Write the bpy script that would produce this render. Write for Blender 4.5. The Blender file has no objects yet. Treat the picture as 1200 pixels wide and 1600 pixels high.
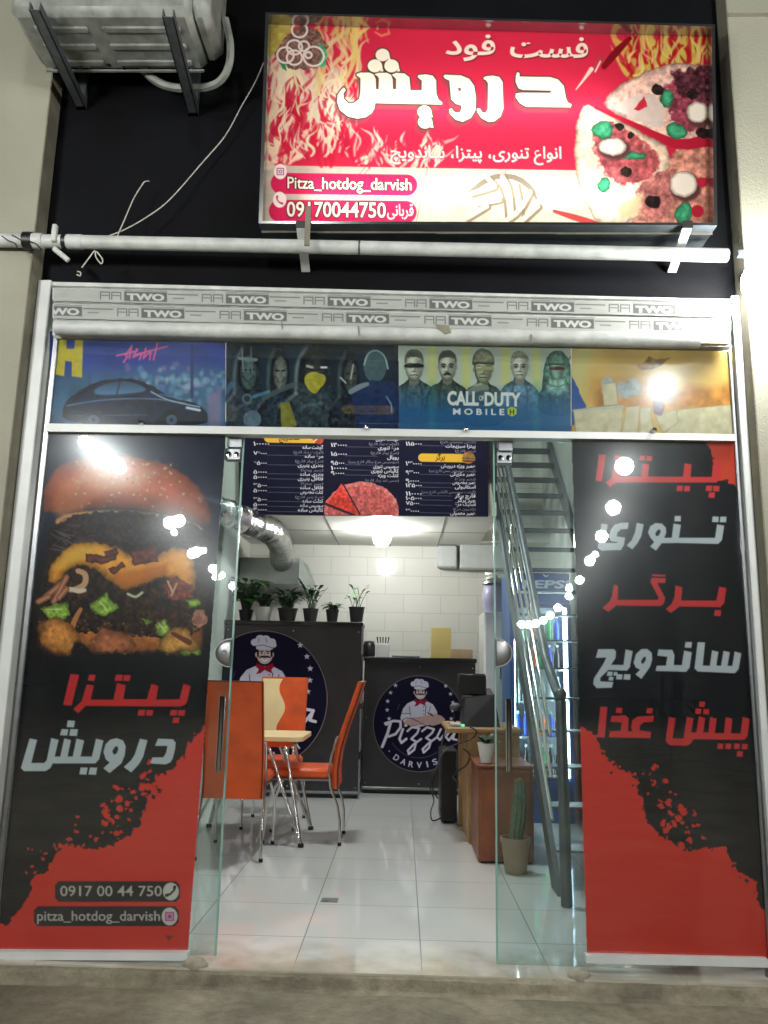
import bpy, math, random
import numpy as np
from mathutils import Vector, Matrix, noise as mnoise

# ------------------------------------------------------------------ camera, world, exposure
S = bpy.context.scene
COL = S.collection
F = 1262.0                                   # focal length in photograph pixels (1200 x 1600)
_Y = np.array([29, 248, F]); _Y = _Y / np.linalg.norm(_Y)
_Z = np.array([129, -6490, F]); _Z = _Z - _Y * (_Z @ _Y); _Z = _Z / np.linalg.norm(_Z)
_X = np.cross(_Y, _Z)
ROT = np.array([_X, _Y, _Z])
CAM = np.array([0.0, -3.48, 1.157])
cam = bpy.data.cameras.new('camera'); camo = bpy.data.objects.new('camera', cam); COL.objects.link(camo)
cam.sensor_fit = 'VERTICAL'; cam.sensor_height = 36.0; cam.lens = F / 1600 * 36
cam.clip_start = 0.05; cam.clip_end = 500
M = Matrix(((ROT[0][0], -ROT[0][1], -ROT[0][2], CAM[0]),
            (ROT[1][0], -ROT[1][1], -ROT[1][2], CAM[1]),
            (ROT[2][0], -ROT[2][1], -ROT[2][2], CAM[2]), (0, 0, 0, 1)))
camo.matrix_world = M
S.camera = camo
S.render.resolution_x, S.render.resolution_y = 768, 1024
w = bpy.data.worlds.new('World'); S.world = w; w.use_nodes = True
nt = w.node_tree
sky = nt.nodes.new('ShaderNodeTexSky'); sky.sky_type = 'NISHITA'; sky.sun_disc = False
sky.sun_elevation = math.radians(-4); sky.sun_rotation = math.radians(200)
nt.links.new(sky.outputs[0], nt.nodes['Background'].inputs[0])
nt.nodes['Background'].inputs[1].default_value = 0.10
vs = S.view_settings
vs.view_transform = 'Standard'; vs.look = 'None'; vs.exposure = 0.0; vs.gamma = 1.0
S.cycles.use_denoising = True
S.cycles.max_bounces = 10; S.cycles.transparent_max_bounces = 16
S.cycles.sample_clamp_indirect = 6.0
S.cycles.caustics_reflective = False; S.cycles.caustics_refractive = False
random.seed(7)

# the lamps of the arcade behind the camera (they show as two rows of spots in the shop glass)
def lamp(name, loc, watts, radius, col=(1, 1, .965)):
    l = bpy.data.lights.new(name, 'POINT'); l.energy = watts; l.shadow_soft_size = radius; l.color = col
    o = bpy.data.objects.new(name, l); o.location = loc; COL.objects.link(o); return o
ARC = [(2.02, -3.8), (2.4, -5.7), (2.75, -7.7), (3.15, -10.2), (3.6, -13.1), (4.1, -16.6)]
ARC2 = [(-2.8, -3.6), (-3.0, -7.0), (-3.16, -7.15), (-3.5, -9.9), (-3.62, -10.1), (-3.75, -12.2), (-4.0, -13.6)]  # close pairs are duplicates, added to double the mirrored spots
for x, y in ARC: lamp('arcade_lamp', (x, y, 3.05), 76, .08)
for x, y in ARC2: lamp('arcade_lamp', (x, y, 3.05), 76, .08)
lamp('arcade_lamp', (-0.9, -3.2, 4.6), 70, .09)

# ------------------------------------------------------------------ unprojection helpers (pixel of the photograph -> point on a real plane)
def ray(px, py): return ROT @ np.array([px - 600, py - 800, F])
def aty(px, py, y):
    d = ray(px, py); return CAM + (y - CAM[1]) / d[1] * d
def atz(px, py, z):
    d = ray(px, py); return CAM + (z - CAM[2]) / d[2] * d
def atx(px, py, x):
    d = ray(px, py); return CAM + (x - CAM[0]) / d[0] * d

# a short tube lamp and a bright lamp close to the camera, both seen mirrored in the panes
for px, py in ((132, 690), (146, 701), (160, 712), (174, 722), (186, 730)):
    q = aty(px, py, 2.9); lamp('tube_lamp', (q[0], -q[1], q[2]), 40, .05)
for px, py in ((873, 949), (861, 961), (850, 969), (838, 974), (827, 976), (816, 975), (892, 918), (318, 860), (345, 898), (362, 915), (930, 866), (958, 800), (272, 832)):
    q = aty(px, py, 15.); lamp('distant_lamp', (q[0], -q[1], q[2]), 34, .085 if py > 900 else .07)  # a few are extra lamps, added to make paired spots in the glass
q = aty(1035, 605, 2.2); lamp('arcade_lamp', (q[0], -q[1], q[2]), 130, .085)
# ------------------------------------------------------------------ materials
def lin(c):
    c = np.asarray(c, float)
    return np.where(c <= 0.04045, c / 12.92, ((c + 0.055) / 1.055) ** 2.4)
def rgb(*c): return tuple(lin(np.array(c) / 255.0))
def mat(name, col, rough=.5, metal=0., vary=.12, vscale=6., bump=0., bscale=40., spec=.5, coat=0., emit=None, alpha_mix=0.):
    m = bpy.data.materials.new(name); m.use_nodes = True
    n = m.node_tree.nodes; L = m.node_tree.links
    b = n['Principled BSDF']
    b.inputs['Roughness'].default_value = rough; b.inputs['Metallic'].default_value = metal
    b.inputs['Specular IOR Level'].default_value = spec; b.inputs['Coat Weight'].default_value = coat
    tc = n.new('ShaderNodeTexCoord')
    nz = n.new('ShaderNodeTexNoise'); nz.inputs['Scale'].default_value = vscale; nz.inputs['Detail'].default_value = 5
    L.new(tc.outputs['Object'], nz.inputs['Vector'])
    r = n.new('ShaderNodeValToRGB'); L.new(nz.outputs['Fac'], r.inputs[0])
    r.color_ramp.elements[0].position = .3; r.color_ramp.elements[1].position = .7
    c = np.array(col)
    r.color_ramp.elements[0].color = (*(c * (1 - vary)), 1); r.color_ramp.elements[1].color = (*np.minimum(c * (1 + vary * .6), 1), 1)
    L.new(r.outputs[0], b.inputs['Base Color'])
    if bump:
        n2 = n.new('ShaderNodeTexNoise'); n2.inputs['Scale'].default_value = bscale; n2.inputs['Detail'].default_value = 6
        L.new(tc.outputs['Object'], n2.inputs['Vector'])
        bp = n.new('ShaderNodeBump'); bp.inputs['Strength'].default_value = bump; bp.inputs['Distance'].default_value = .01
        L.new(n2.outputs['Fac'], bp.inputs['Height']); L.new(bp.outputs[0], b.inputs['Normal'])
    if emit:
        b.inputs['Emission Color'].default_value = (*emit[0], 1); b.inputs['Emission Strength'].default_value = emit[1]
    return m
def emission(name, col, strength):
    m = bpy.data.materials.new(name); m.use_nodes = True
    n = m.node_tree.nodes; n.remove(n['Principled BSDF'])
    e = n.new('ShaderNodeEmission'); e.inputs[0].default_value = (*col, 1); e.inputs[1].default_value = strength
    m.node_tree.links.new(e.outputs[0], n['Material Output'].inputs[0]); return m
def glass_mat(name, tint=(.97, .985, .985), smear=.009):
    m = bpy.data.materials.new(name); m.use_nodes = True
    n = m.node_tree.nodes; L = m.node_tree.links; n.remove(n['Principled BSDF'])
    tr = n.new('ShaderNodeBsdfTransparent'); tr.inputs[0].default_value = (*tint, 1)
    g = n.new('ShaderNodeBsdfGlossy'); g.inputs['Roughness'].default_value = 0.012; g.inputs[0].default_value = (1, 1, 1, 1)
    lw = n.new('ShaderNodeLayerWeight'); lw.inputs[0].default_value = .5
    p = n.new('ShaderNodeMath'); p.operation = 'POWER'; p.inputs[1].default_value = 5; L.new(lw.outputs['Facing'], p.inputs[0])
    k = n.new('ShaderNodeMath'); k.operation = 'MULTIPLY_ADD'; k.inputs[1].default_value = .9; k.inputs[2].default_value = .045
    L.new(p.outputs[0], k.inputs[0])
    mx = n.new('ShaderNodeMixShader'); L.new(k.outputs[0], mx.inputs[0]); L.new(tr.outputs[0], mx.inputs[1]); L.new(g.outputs[0], mx.inputs[2])
    # grease film: a narrow halo round bright reflections and a little wide haze in wiped patches
    tc = n.new('ShaderNodeTexCoord')
    nz = n.new('ShaderNodeTexNoise'); nz.inputs['Scale'].default_value = 2.2; nz.inputs['Detail'].default_value = 7; nz.inputs['Roughness'].default_value = .65; L.new(tc.outputs['Object'], nz.inputs['Vector'])
    r0 = n.new('ShaderNodeMapRange'); r0.inputs['From Min'].default_value = .35; r0.inputs['From Max'].default_value = .75; r0.inputs['To Min'].default_value = smear * .12; r0.inputs['To Max'].default_value = smear * .55
    L.new(nz.outputs['Fac'], r0.inputs['Value'])
    g3 = n.new('ShaderNodeBsdfGlossy'); g3.inputs['Roughness'].default_value = .15; g3.inputs[0].default_value = (.93, .98, 1, 1)
    m1 = n.new('ShaderNodeMixShader'); m1.inputs[0].default_value = smear * .55; L.new(mx.outputs[0], m1.inputs[1]); L.new(g3.outputs[0], m1.inputs[2])
    g2 = n.new('ShaderNodeBsdfGlossy'); g2.inputs['Roughness'].default_value = .3; g2.inputs[0].default_value = (.9, .97, 1, 1)
    m2 = n.new('ShaderNodeMixShader'); L.new(r0.outputs[0], m2.inputs[0]); L.new(m1.outputs[0], m2.inputs[1]); L.new(g2.outputs[0], m2.inputs[2])
    L.new(m2.outputs[0], n['Material Output'].inputs[0]); return m
def print_mat(name, rough=.45, through=0., gain=.3):
    m = bpy.data.materials.new(name); m.use_nodes = True
    n = m.node_tree.nodes; L = m.node_tree.links; b = n['Principled BSDF']
    a = n.new('ShaderNodeAttribute'); a.attribute_name = 'art'
    L.new(a.outputs['Color'], b.inputs['Base Color']); b.inputs['Roughness'].default_value = rough
    b.inputs['Specular IOR Level'].default_value = .05
    if through:
        tl = n.new('ShaderNodeBsdfTranslucent'); L.new(a.outputs['Color'], tl.inputs[0]); m0 = n.new('ShaderNodeMixShader'); m0.inputs[0].default_value = gain
        L.new(b.outputs[0], m0.inputs[1]); L.new(tl.outputs[0], m0.inputs[2])
        tr = n.new('ShaderNodeBsdfTransparent'); mx = n.new('ShaderNodeMixShader'); mx.inputs[0].default_value = through
        L.new(m0.outputs[0], mx.inputs[1]); L.new(tr.outputs[0], mx.inputs[2]); L.new(mx.outputs[0], n['Material Output'].inputs[0])
    return m
def lit_face_mat(name):
    m = bpy.data.materials.new(name); m.use_nodes = True
    n = m.node_tree.nodes; L = m.node_tree.links; n.remove(n['Principled BSDF'])
    a = n.new('ShaderNodeAttribute'); a.attribute_name = 'art'
    t = n.new('ShaderNodeBsdfTranslucent'); L.new(a.outputs['Color'], t.inputs[0])
    d = n.new('ShaderNodeBsdfDiffuse'); L.new(a.outputs['Color'], d.inputs[0])
    mx = n.new('ShaderNodeMixShader'); mx.inputs[0].default_value = .3; L.new(t.outputs[0], mx.inputs[1]); L.new(d.outputs[0], mx.inputs[2])
    L.new(mx.outputs[0], n['Material Output'].inputs[0]); return m
def tile_mat(name, col, grout, w, h, offset, vec, shift=(0, 0), rough=.12, mortar=.004, vary=.05, bump=.25):
    """vec: which object axes carry the tile pattern, e.g. ('X','Z')"""
    m = bpy.data.materials.new(name); m.use_nodes = True
    n = m.node_tree.nodes; L = m.node_tree.links; b = n['Principled BSDF']
    g = n.new('ShaderNodeNewGeometry'); sx = n.new('ShaderNodeSeparateXYZ'); L.new(g.outputs['Position'], sx.inputs[0])
    cx = n.new('ShaderNodeCombineXYZ')
    for i, ax in enumerate(vec):
        ad = n.new('ShaderNodeMath'); ad.operation = 'ADD'; ad.inputs[1].default_value = shift[i] + 20 * (w if i == 0 else h)
        L.new(sx.outputs[ax], ad.inputs[0]); L.new(ad.outputs[0], cx.inputs[i])
    br = n.new('ShaderNodeTexBrick'); br.offset = offset; br.squash = 1
    br.inputs['Scale'].default_value = 1; br.inputs['Brick Width'].default_value = w; br.inputs['Row Height'].default_value = h
    br.inputs['Mortar Size'].default_value = mortar; br.inputs['Mortar Smooth'].default_value = .2; br.inputs['Bias'].default_value = 0
    c = np.array(col)
    br.inputs['Color1'].default_value = (*(c * (1 - vary)), 1); br.inputs['Color2'].default_value = (*c, 1); br.inputs['Mortar'].default_value = (*grout, 1)
    L.new(cx.outputs[0], br.inputs['Vector'])
    nz = n.new('ShaderNodeTexNoise'); nz.inputs['Scale'].default_value = 1.7; nz.inputs['Detail'].default_value = 8; L.new(g.outputs['Position'], nz.inputs['Vector'])
    mm = n.new('ShaderNodeMix'); mm.data_type = 'RGBA'; mm.blend_type = 'MULTIPLY'; mm.inputs[0].default_value = .14
    L.new(br.outputs['Color'], mm.inputs[6]); L.new(nz.outputs['Fac'], mm.inputs[7])
    L.new(mm.outputs[2], b.inputs['Base Color'])
    rr = n.new('ShaderNodeMath'); rr.operation = 'MULTIPLY_ADD'; rr.inputs[1].default_value = .5; rr.inputs[2].default_value = rough
    L.new(br.outputs['Fac'], rr.inputs[0]); L.new(rr.outputs[0], b.inputs['Roughness'])
    bp = n.new('ShaderNodeBump'); bp.inputs['Strength'].default_value = bump; bp.inputs['Distance'].default_value = -.004; L.new(br.outputs['Fac'], bp.inputs['Height'])
    L.new(bp.outputs[0], b.inputs['Normal']); b.inputs['Coat Weight'].default_value = .6; b.inputs['Coat Roughness'].default_value = .03; return m

# ------------------------------------------------------------------ mesh building
class MB:
    def __init__(s): s.v = []; s.f = []; s.mi = []; s.cur = 0
    def add(s, vs, fs):
        o = len(s.v); s.v += [tuple(map(float, v)) for v in vs]; s.f += [tuple(i + o for i in f) for f in fs]; s.mi += [s.cur] * len(fs); return s
    def box(s, a, b, bev=0.):
        x0, y0, z0 = [min(p, q) for p, q in zip(a, b)]; x1, y1, z1 = [max(p, q) for p, q in zip(a, b)]
        if bev <= 0:
            v = [(x, y, z) for x in (x0, x1) for y in (y0, y1) for z in (z0, z1)]
            return s.add(v, [(0, 1, 3, 2), (4, 6, 7, 5), (0, 4, 5, 1), (2, 3, 7, 6), (0, 2, 6, 4), (1, 5, 7, 3)])
        bev = min(bev, (x1 - x0) * .45, (y1 - y0) * .45, (z1 - z0) * .45)
        pts = []
        for sx in (0, 1):
            for sy in (0, 1):
                for sz in (0, 1):
                    X = x1 if sx else x0; Yv = y1 if sy else y0; Zv = z1 if sz else z0
                    ix = -bev if sx else bev; iy = -bev if sy else bev; iz = -bev if sz else bev
                    pts += [(X, Yv + iy, Zv + iz), (X + ix, Yv, Zv + iz), (X + ix, Yv + iy, Zv)]
        import bmesh
        bm = bmesh.new()
        vv = [bm.verts.new(p) for p in pts]
        r = bmesh.ops.convex_hull(bm, input=vv)
        bmesh.ops.dissolve_limit(bm, angle_limit=.01, verts=bm.verts[:], edges=bm.edges[:])
        bm.verts.index_update()
        s.add([v.co[:] for v in bm.verts], [[v.index for v in f.verts] for f in bm.faces]); bm.free(); return s
    def prism(s, poly, vec):
        p = [np.array(q, float) for q in poly]; q = [a + np.array(vec, float) for a in p]; n = len(p)
        return s.add(p + q, [tuple(range(n))[::-1], tuple(range(n, 2 * n))] + [(i, (i + 1) % n, n + (i + 1) % n, n + i) for i in range(n)])
    def slab(s, px, y, t):      # polygon given in photograph pixels on the plane y, t thick (going back)
        return s.prism([aty(a, b, y) for a, b in px], (0, t, 0))
    def tube(s, pts, r, n=10, cap=True):
        P = [Vector(p) for p in pts]; rr = r if isinstance(r, (list, tuple)) else [r] * len(P)
        o = len(s.v); up = None
        for i, p in enumerate(P):
            t = ((P[min(i + 1, len(P) - 1)] - P[max(i - 1, 0)])).normalized()
            if up is None: up = t.orthogonal().normalized()
            up = (up - t * up.dot(t)).normalized(); sd = t.cross(up)
            for k in range(n):
                a = 2 * math.pi * k / n
                s.v.append(tuple(p + (up * math.cos(a) + sd * math.sin(a)) * rr[i]))
        for i in range(len(P) - 1):
            for k in range(n):
                s.f.append((o + i * n + k, o + i * n + (k + 1) % n, o + (i + 1) * n + (k + 1) % n, o + (i + 1) * n + k)); s.mi.append(s.cur)
        if cap:
            s.f.append(tuple(o + k for k in range(n))[::-1]); s.f.append(tuple(o + (len(P) - 1) * n + k for k in range(n))); s.mi += [s.cur] * 2
        return s
    def lathe(s, prof, c, n=24, axis='Z'):
        o = len(s.v)
        for r, h in prof:
            for k in range(n):
                a = 2 * math.pi * k / n; u, v = r * math.cos(a), r * math.sin(a)
                s.v.append({'Z': (c[0] + u, c[1] + v, c[2] + h), 'Y': (c[0] + u, c[1] + h, c[2] + v), 'X': (c[0] + h, c[1] + u, c[2] + v)}[axis])
        for i in range(len(prof) - 1):
            for k in range(n):
                s.f.append((o + i * n + k, o + i * n + (k + 1) % n, o + (i + 1) * n + (k + 1) % n, o + (i + 1) * n + k)); s.mi.append(s.cur)
        for i in (0, len(prof) - 1):
            s.f.append(tuple(o + i * n + k for k in range(n))); s.mi.append(s.cur)
        return s
    def ball(s, c, r, n=16, m=10):
        rx = r if isinstance(r, (tuple, list)) else (r, r, r)
        o = len(s.v)
        for i in range(m + 1):
            t = math.pi * i / m
            for k in range(n):
                a = 2 * math.pi * k / n
                s.v.append((c[0] + rx[0] * math.sin(t) * math.cos(a), c[1] + rx[1] * math.sin(t) * math.sin(a), c[2] + rx[2] * math.cos(t)))
        for i in range(m):
            for k in range(n):
                s.f.append((o + i * n + k, o + (i + 1) * n + k, o + (i + 1) * n + (k + 1) % n, o + i * n + (k + 1) % n)); s.mi.append(s.cur)
        return s
def wpos(o):
    v = Vector(o.location)
    while o.parent: o = o.parent; v += Vector(o.location)
    return v
def obj(name, mb, mats, parent=None, smooth=False):
    me = bpy.data.meshes.new(name)
    V = np.array(mb.v, float)
    if parent is not None: base = np.array(wpos(parent)); loc = (0, 0, 0)
    else:
        base = np.array([(V[:, 0].min() + V[:, 0].max()) / 2, (V[:, 1].min() + V[:, 1].max()) / 2, V[:, 2].min()]); loc = tuple(base)
    me.from_pydata([tuple(p) for p in (V - base)], [], mb.f); me.validate(verbose=False); me.update()
    if not isinstance(mats, (list, tuple)): mats = [mats]
    for m in mats: me.materials.append(m)
    if len(mats) > 1 and len(me.polygons) == len(mb.mi): me.polygons.foreach_set('material_index', mb.mi)
    import bmesh
    bm = bmesh.new(); bm.from_mesh(me); bmesh.ops.recalc_face_normals(bm, faces=bm.faces[:]); bm.to_mesh(me); bm.free()
    if smooth:
        me.polygons.foreach_set('use_smooth', [True] * len(me.polygons))
        try: me.set_sharp_from_angle(angle=math.radians(38))
        except Exception: pass
    o = bpy.data.objects.new(name, me); COL.objects.link(o); o.location = loc
    if parent is not None: o.parent = parent
    return o
def thing(name, label, cat, loc=(0, 0, 0), group=None):
    o = bpy.data.objects.new(name, None); o.empty_display_size = .1; COL.objects.link(o); o.location = loc
    o['label'] = label; o['category'] = cat
    if group: o['group'] = group
    return o
def tag(o, label, cat, group=None):
    o['label'] = label; o['category'] = cat
    if group: o['group'] = group
    return o
def struct(o): o['kind'] = 'structure'; return o
def copy_thing(o, loc, rz, label):
    def cp(a, par):
        c = a.copy(); COL.objects.link(c)
        if par: c.parent = par
        for ch in a.children: cp(ch, c)
        return c
    r = cp(o, None); r.location = loc; r.rotation_euler = (0, 0, rz); r['label'] = label; return r

# ------------------------------------------------------------------ lettering
ARF = {}
def _arf():
    dual = {'ب': 0xFE8F, 'ت': 0xFE95, 'ث': 0xFE99, 'ج': 0xFE9D, 'ح': 0xFEA1, 'خ': 0xFEA5, 'س': 0xFEB1, 'ش': 0xFEB5, 'ص': 0xFEB9, 'ض': 0xFEBD,
            'ط': 0xFEC1, 'ع': 0xFEC9, 'غ': 0xFECD, 'ف': 0xFED1, 'ق': 0xFED5, 'ل': 0xFEDD, 'م': 0xFEE1, 'ن': 0xFEE5, 'ه': 0xFEE9,
            'پ': 0xFB56, 'چ': 0xFB7A, 'ک': 0xFB8E, 'گ': 0xFB92, 'ی': 0xFBFC}
    for k, v in dual.items(): ARF[k] = (v, v + 1, v + 2, v + 3)
    for k, v in {'ا': 0xFE8D, 'د': 0xFEA9, 'ذ': 0xFEAB, 'ر': 0xFEAD, 'ز': 0xFEAF, 'و': 0xFEED, 'ژ': 0xFB8A}.items(): ARF[k] = (v, v + 1, None, None)
_arf()
def shape(s):
    out = []
    for i, ch in enumerate(s):
        if ch not in ARF: out.append({'(': ')', ')': '('}.get(ch, ch)); continue
        f = ARF[ch]
        pj = i > 0 and s[i - 1] in ARF and ARF[s[i - 1]][2] is not None
        nj = i + 1 < len(s) and s[i + 1] in ARF and f[2] is not None
        out.append(chr(f[3] if pj and nj else f[1] if pj else f[2] if nj else f[0]))
    return ''.join(out[::-1])
_tc = {}
def text_tris(s, bold=0.):
    """triangles of a piece of lettering, in font units"""
    k = (s, bold)
    if k in _tc: return _tc[k]
    c = bpy.data.curves.new('lettering', 'FONT'); c.body = s; c.resolution_u = 3; c.offset = bold; c.fill_mode = 'FRONT'
    o = bpy.data.objects.new('lettering', c); COL.objects.link(o)
    dg = bpy.context.evaluated_depsgraph_get(); me = bpy.data.meshes.new_from_object(o.evaluated_get(dg))
    me.calc_loop_triangles()
    V = np.array([v.co[:2] for v in me.vertices]) if len(me.vertices) else np.zeros((0, 2))
    T = np.array([t.vertices[:] for t in me.loop_triangles], int).reshape(-1, 3)
    bpy.data.objects.remove(o); bpy.data.curves.remove(c); bpy.data.meshes.remove(me)
    _tc[k] = (V, T); return _tc[k]

# ------------------------------------------------------------------ printed artwork, drawn on a fine grid of coloured vertices
_rt = np.random.RandomState(5).rand(256, 256)
def vn(x, y, seed=0):
    x = np.asarray(x) + seed * 17.3; y = np.asarray(y) + seed * 9.1
    xi = np.floor(x).astype(int); yi = np.floor(y).astype(int); fx = x - xi; fy = y - yi
    fx = fx * fx * (3 - 2 * fx); fy = fy * fy * (3 - 2 * fy)
    g = lambda a, b: _rt[b & 255, a & 255]
    return (g(xi, yi) * (1 - fx) + g(xi + 1, yi) * fx) * (1 - fy) + (g(xi, yi + 1) * (1 - fx) + g(xi + 1, yi + 1) * fx) * fy
def fbm(x, y, seed=0, oct=4):
    a = 0; amp = .5; tot = 0
    for i in range(oct): a = a + amp * vn(x * 2 ** i, y * 2 ** i, seed + i); tot += amp; amp *= .5
    return a / tot
def chaikin(P, n, closed):
    P = np.asarray(P, float)
    for _ in range(n):
        if closed: Q = np.roll(P, -1, 0); P = np.stack([.75 * P + .25 * Q, .25 * P + .75 * Q], 1).reshape(-1, P.shape[1])
        elif len(P) > 2: a, b = P[:-1], P[1:]; M_ = np.stack([.75 * a + .25 * b, .25 * a + .75 * b], 1).reshape(-1, P.shape[1]); P = np.concatenate([P[:1], M_[1:-1], P[-1:]])
    return P
class Art:
    sm = 0
    def __init__(s, x0, y0, x1, y1, k=1., base=(0, 0, 0)):
        s.b = (x0, y0, x1, y1); s.k = k; s.W = int((x1 - x0) * k) + 1; s.H = int((y1 - y0) * k) + 1
        s.X, s.Y = np.meshgrid(np.linspace(x0, x1, s.W), np.linspace(y0, y1, s.H))
        s.c = np.ones((s.H, s.W, 3)) * (np.array(base) / 255.)
    def win(s, x0, y0, x1, y1):
        bx, by = s.b[0], s.b[1]
        i0 = max(0, int((x0 - bx) * s.k)); i1 = min(s.W, int((x1 - bx) * s.k) + 2)
        j0 = max(0, int((y0 - by) * s.k)); j1 = min(s.H, int((y1 - by) * s.k) + 2)
        return (slice(j0, j1), slice(i0, i1)) if i1 > i0 and j1 > j0 else None
    def blend(s, sl, m, col):
        m = m[..., None]; c = np.asarray(col, float) / 255.
        s.c[sl] = s.c[sl] * (1 - m) + c * m
    def all(s, m, col): s.blend((slice(None), slice(None)), m, col)
    def poly(s, pts, col, feather=None, a=1., rough=0., rs=8., seed=1, tex=0., ts=6., vol=0., grad=0.):
        P = np.array(pts, float); fe = feather or 1.2 / s.k
        if s.sm and 6 < len(P) < 27: P = chaikin(P, s.sm, True)
        pad = fe + rough
        sl = s.win(P[:, 0].min() - pad, P[:, 1].min() - pad, P[:, 0].max() + pad, P[:, 1].max() + pad)
        if sl is None: return
        X, Y = s.X[sl], s.Y[sl]; ins = np.zeros(X.shape, bool); d2 = np.full(X.shape, 1e9)
        if rough: XX = X + (fbm(X / rs, Y / rs, seed) - .5) * 2 * rough; YY = Y + (fbm(X / rs, Y / rs, seed + 40) - .5) * 2 * rough
        else: XX, YY = X, Y
        for (ax, ay), (bx, by) in zip(P, np.roll(P, -1, 0)):
            ex, ey = bx - ax, by - ay; L = ex * ex + ey * ey + 1e-9
            t = np.clip(((XX - ax) * ex + (YY - ay) * ey) / L, 0, 1)
            d2 = np.minimum(d2, (XX - ax - t * ex) ** 2 + (YY - ay - t * ey) ** 2)
            if ay != by: ins ^= ((ay > YY) != (by > YY)) & (XX < (YY - ay) / (by - ay) * ex + ax)
        sd = np.where(ins, 1, -1) * np.sqrt(d2)
        m = np.clip(.5 + sd / fe, 0, 1) * a
        cc = np.asarray(col, float)
        if tex:
            t = 1 + (fbm(X / ts, Y / ts, seed + 9) - .5)[..., None] * 2 * tex; cc = np.clip(cc * t, 0, 255)
        if vol or grad:
            cc = np.broadcast_to(cc, (*X.shape, 3))
            if vol: cc = cc * (.5 + .6 * np.clip(np.sqrt(d2) / vol, 0, 1) ** .6)[..., None]
            if grad: u = np.clip((Y - P[:, 1].min()) / (np.ptp(P[:, 1]) + 1e-6), 0, 1); cc = cc * (1 + grad * (.5 - u))[..., None]
            cc = np.clip(cc, 0, 255)
        s.blend(sl, m, cc)
    def ell(s, cx, cy, rx, ry, col, rot=0., **kw):
        a = np.linspace(0, 2 * math.pi, 28, endpoint=False); c, sn = math.cos(rot), math.sin(rot)
        u = rx * np.cos(a); v = ry * np.sin(a)
        s.poly(np.stack([cx + u * c - v * sn, cy + u * sn + v * c], 1), col, **kw)
    def line(s, pts, wd, col, a=1., feather=None, closed=False):
        P = [tuple(p) for p in pts]; fe = feather or 1.2 / s.k
        if closed: P = P + [P[0]]
        if s.sm and not closed and len(P) > 2:
            W_ = np.array(wd if isinstance(wd, (list, tuple)) else [wd] * len(P), float)
            C_ = chaikin(np.column_stack([np.array(P, float), W_]), s.sm, False); P = [tuple(c[:2]) for c in C_]; wd = [float(c[2]) for c in C_]
        A = np.array(P, float); wmax = max(wd) if isinstance(wd, (list, tuple)) else wd; pad = wmax / 2 + fe
        sl = s.win(A[:, 0].min() - pad, A[:, 1].min() - pad, A[:, 0].max() + pad, A[:, 1].max() + pad)
        if sl is None: return
        X, Y = s.X[sl], s.Y[sl]; best = np.full(X.shape, -1e9)
        ww = wd if isinstance(wd, (list, tuple)) else [wd] * len(P)
        for i in range(len(P) - 1):
            (ax, ay), (bx, by) = P[i], P[i + 1]; ex, ey = bx - ax, by - ay; L = ex * ex + ey * ey + 1e-9
            t = np.clip(((X - ax) * ex + (Y - ay) * ey) / L, 0, 1)
            d = np.sqrt((X - ax - t * ex) ** 2 + (Y - ay - t * ey) ** 2)
            best = np.maximum(best, (ww[i] * (1 - t) + ww[i + 1] * t) / 2 - d)
        s.blend(sl, np.clip(.5 + best / fe, 0, 1) * a, col)
    def text(s, st, x0, x1, yb, h, col, slope=0., bold=0., skew=0., a=1., yb_by_box=False, grow=0., fn=None):
        """lettering fitted between x0 and x1, baseline yb, h = height of one font unit in pixels (or box height)"""
        V, T = text_tris(st, bold)
        if not len(V): return
        mn, mx = V.min(0), V.max(0)
        sx = (x1 - x0) / (mx[0] - mn[0])
        if yb_by_box: sy = h / (mx[1] - mn[1]); oy = mn[1]
        else: sy = h; oy = 0
        px = x0 + (V[:, 0] - mn[0]) * sx + (V[:, 1] - oy) * sy * skew
        py = yb - (V[:, 1] - oy) * sy + (px - x0) * slope
        if fn: px, py = fn(px, py)
        Q = np.stack([px, py], 1)
        sl = s.win(Q[:, 0].min() - 2, Q[:, 1].min() - 2, Q[:, 0].max() + 2, Q[:, 1].max() + 2)
        if sl is None: return
        X, Y = s.X[sl], s.Y[sl]; ss = 3; dx = 1 / s.k
        cov = np.zeros((*X.shape, ss * ss), bool)
        x00, y00 = X[0, 0], Y[0, 0]
        offs = [((i + .5) / ss - .5, (j + .5) / ss - .5) for i in range(ss) for j in range(ss)]
        for t in T:
            p = Q[t]; i0 = int((p[:, 0].min() - x00) * s.k) - 1; i1 = int((p[:, 0].max() - x00) * s.k) + 2
            j0 = int((p[:, 1].min() - y00) * s.k) - 1; j1 = int((p[:, 1].max() - y00) * s.k) + 2
            i0 = max(i0, 0); j0 = max(j0, 0); i1 = min(i1, X.shape[1]); j1 = min(j1, X.shape[0])
            if i1 <= i0 or j1 <= j0: continue
            xs = X[j0:j1, i0:i1]; ys = Y[j0:j1, i0:i1]
            D = (p[1, 0] - p[0, 0]) * (p[2, 1] - p[0, 1]) - (p[2, 0] - p[0, 0]) * (p[1, 1] - p[0, 1])
            if abs(D) < 1e-9: continue
            for q, (ox, oy_) in enumerate(offs):
                xx = xs + ox * dx; yy = ys + oy_ * dx
                u = ((xx - p[0, 0]) * (p[2, 1] - p[0, 1]) - (p[2, 0] - p[0, 0]) * (yy - p[0, 1])) / D
                v = ((p[1, 0] - p[0, 0]) * (yy - p[0, 1]) - (xx - p[0, 0]) * (p[1, 1] - p[0, 1])) / D
                cov[j0:j1, i0:i1, q] |= (u >= -1e-6) & (v >= -1e-6) & (u + v <= 1 + 1e-6)
        s.blend(sl, cov.mean(-1) * a, col)
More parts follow.
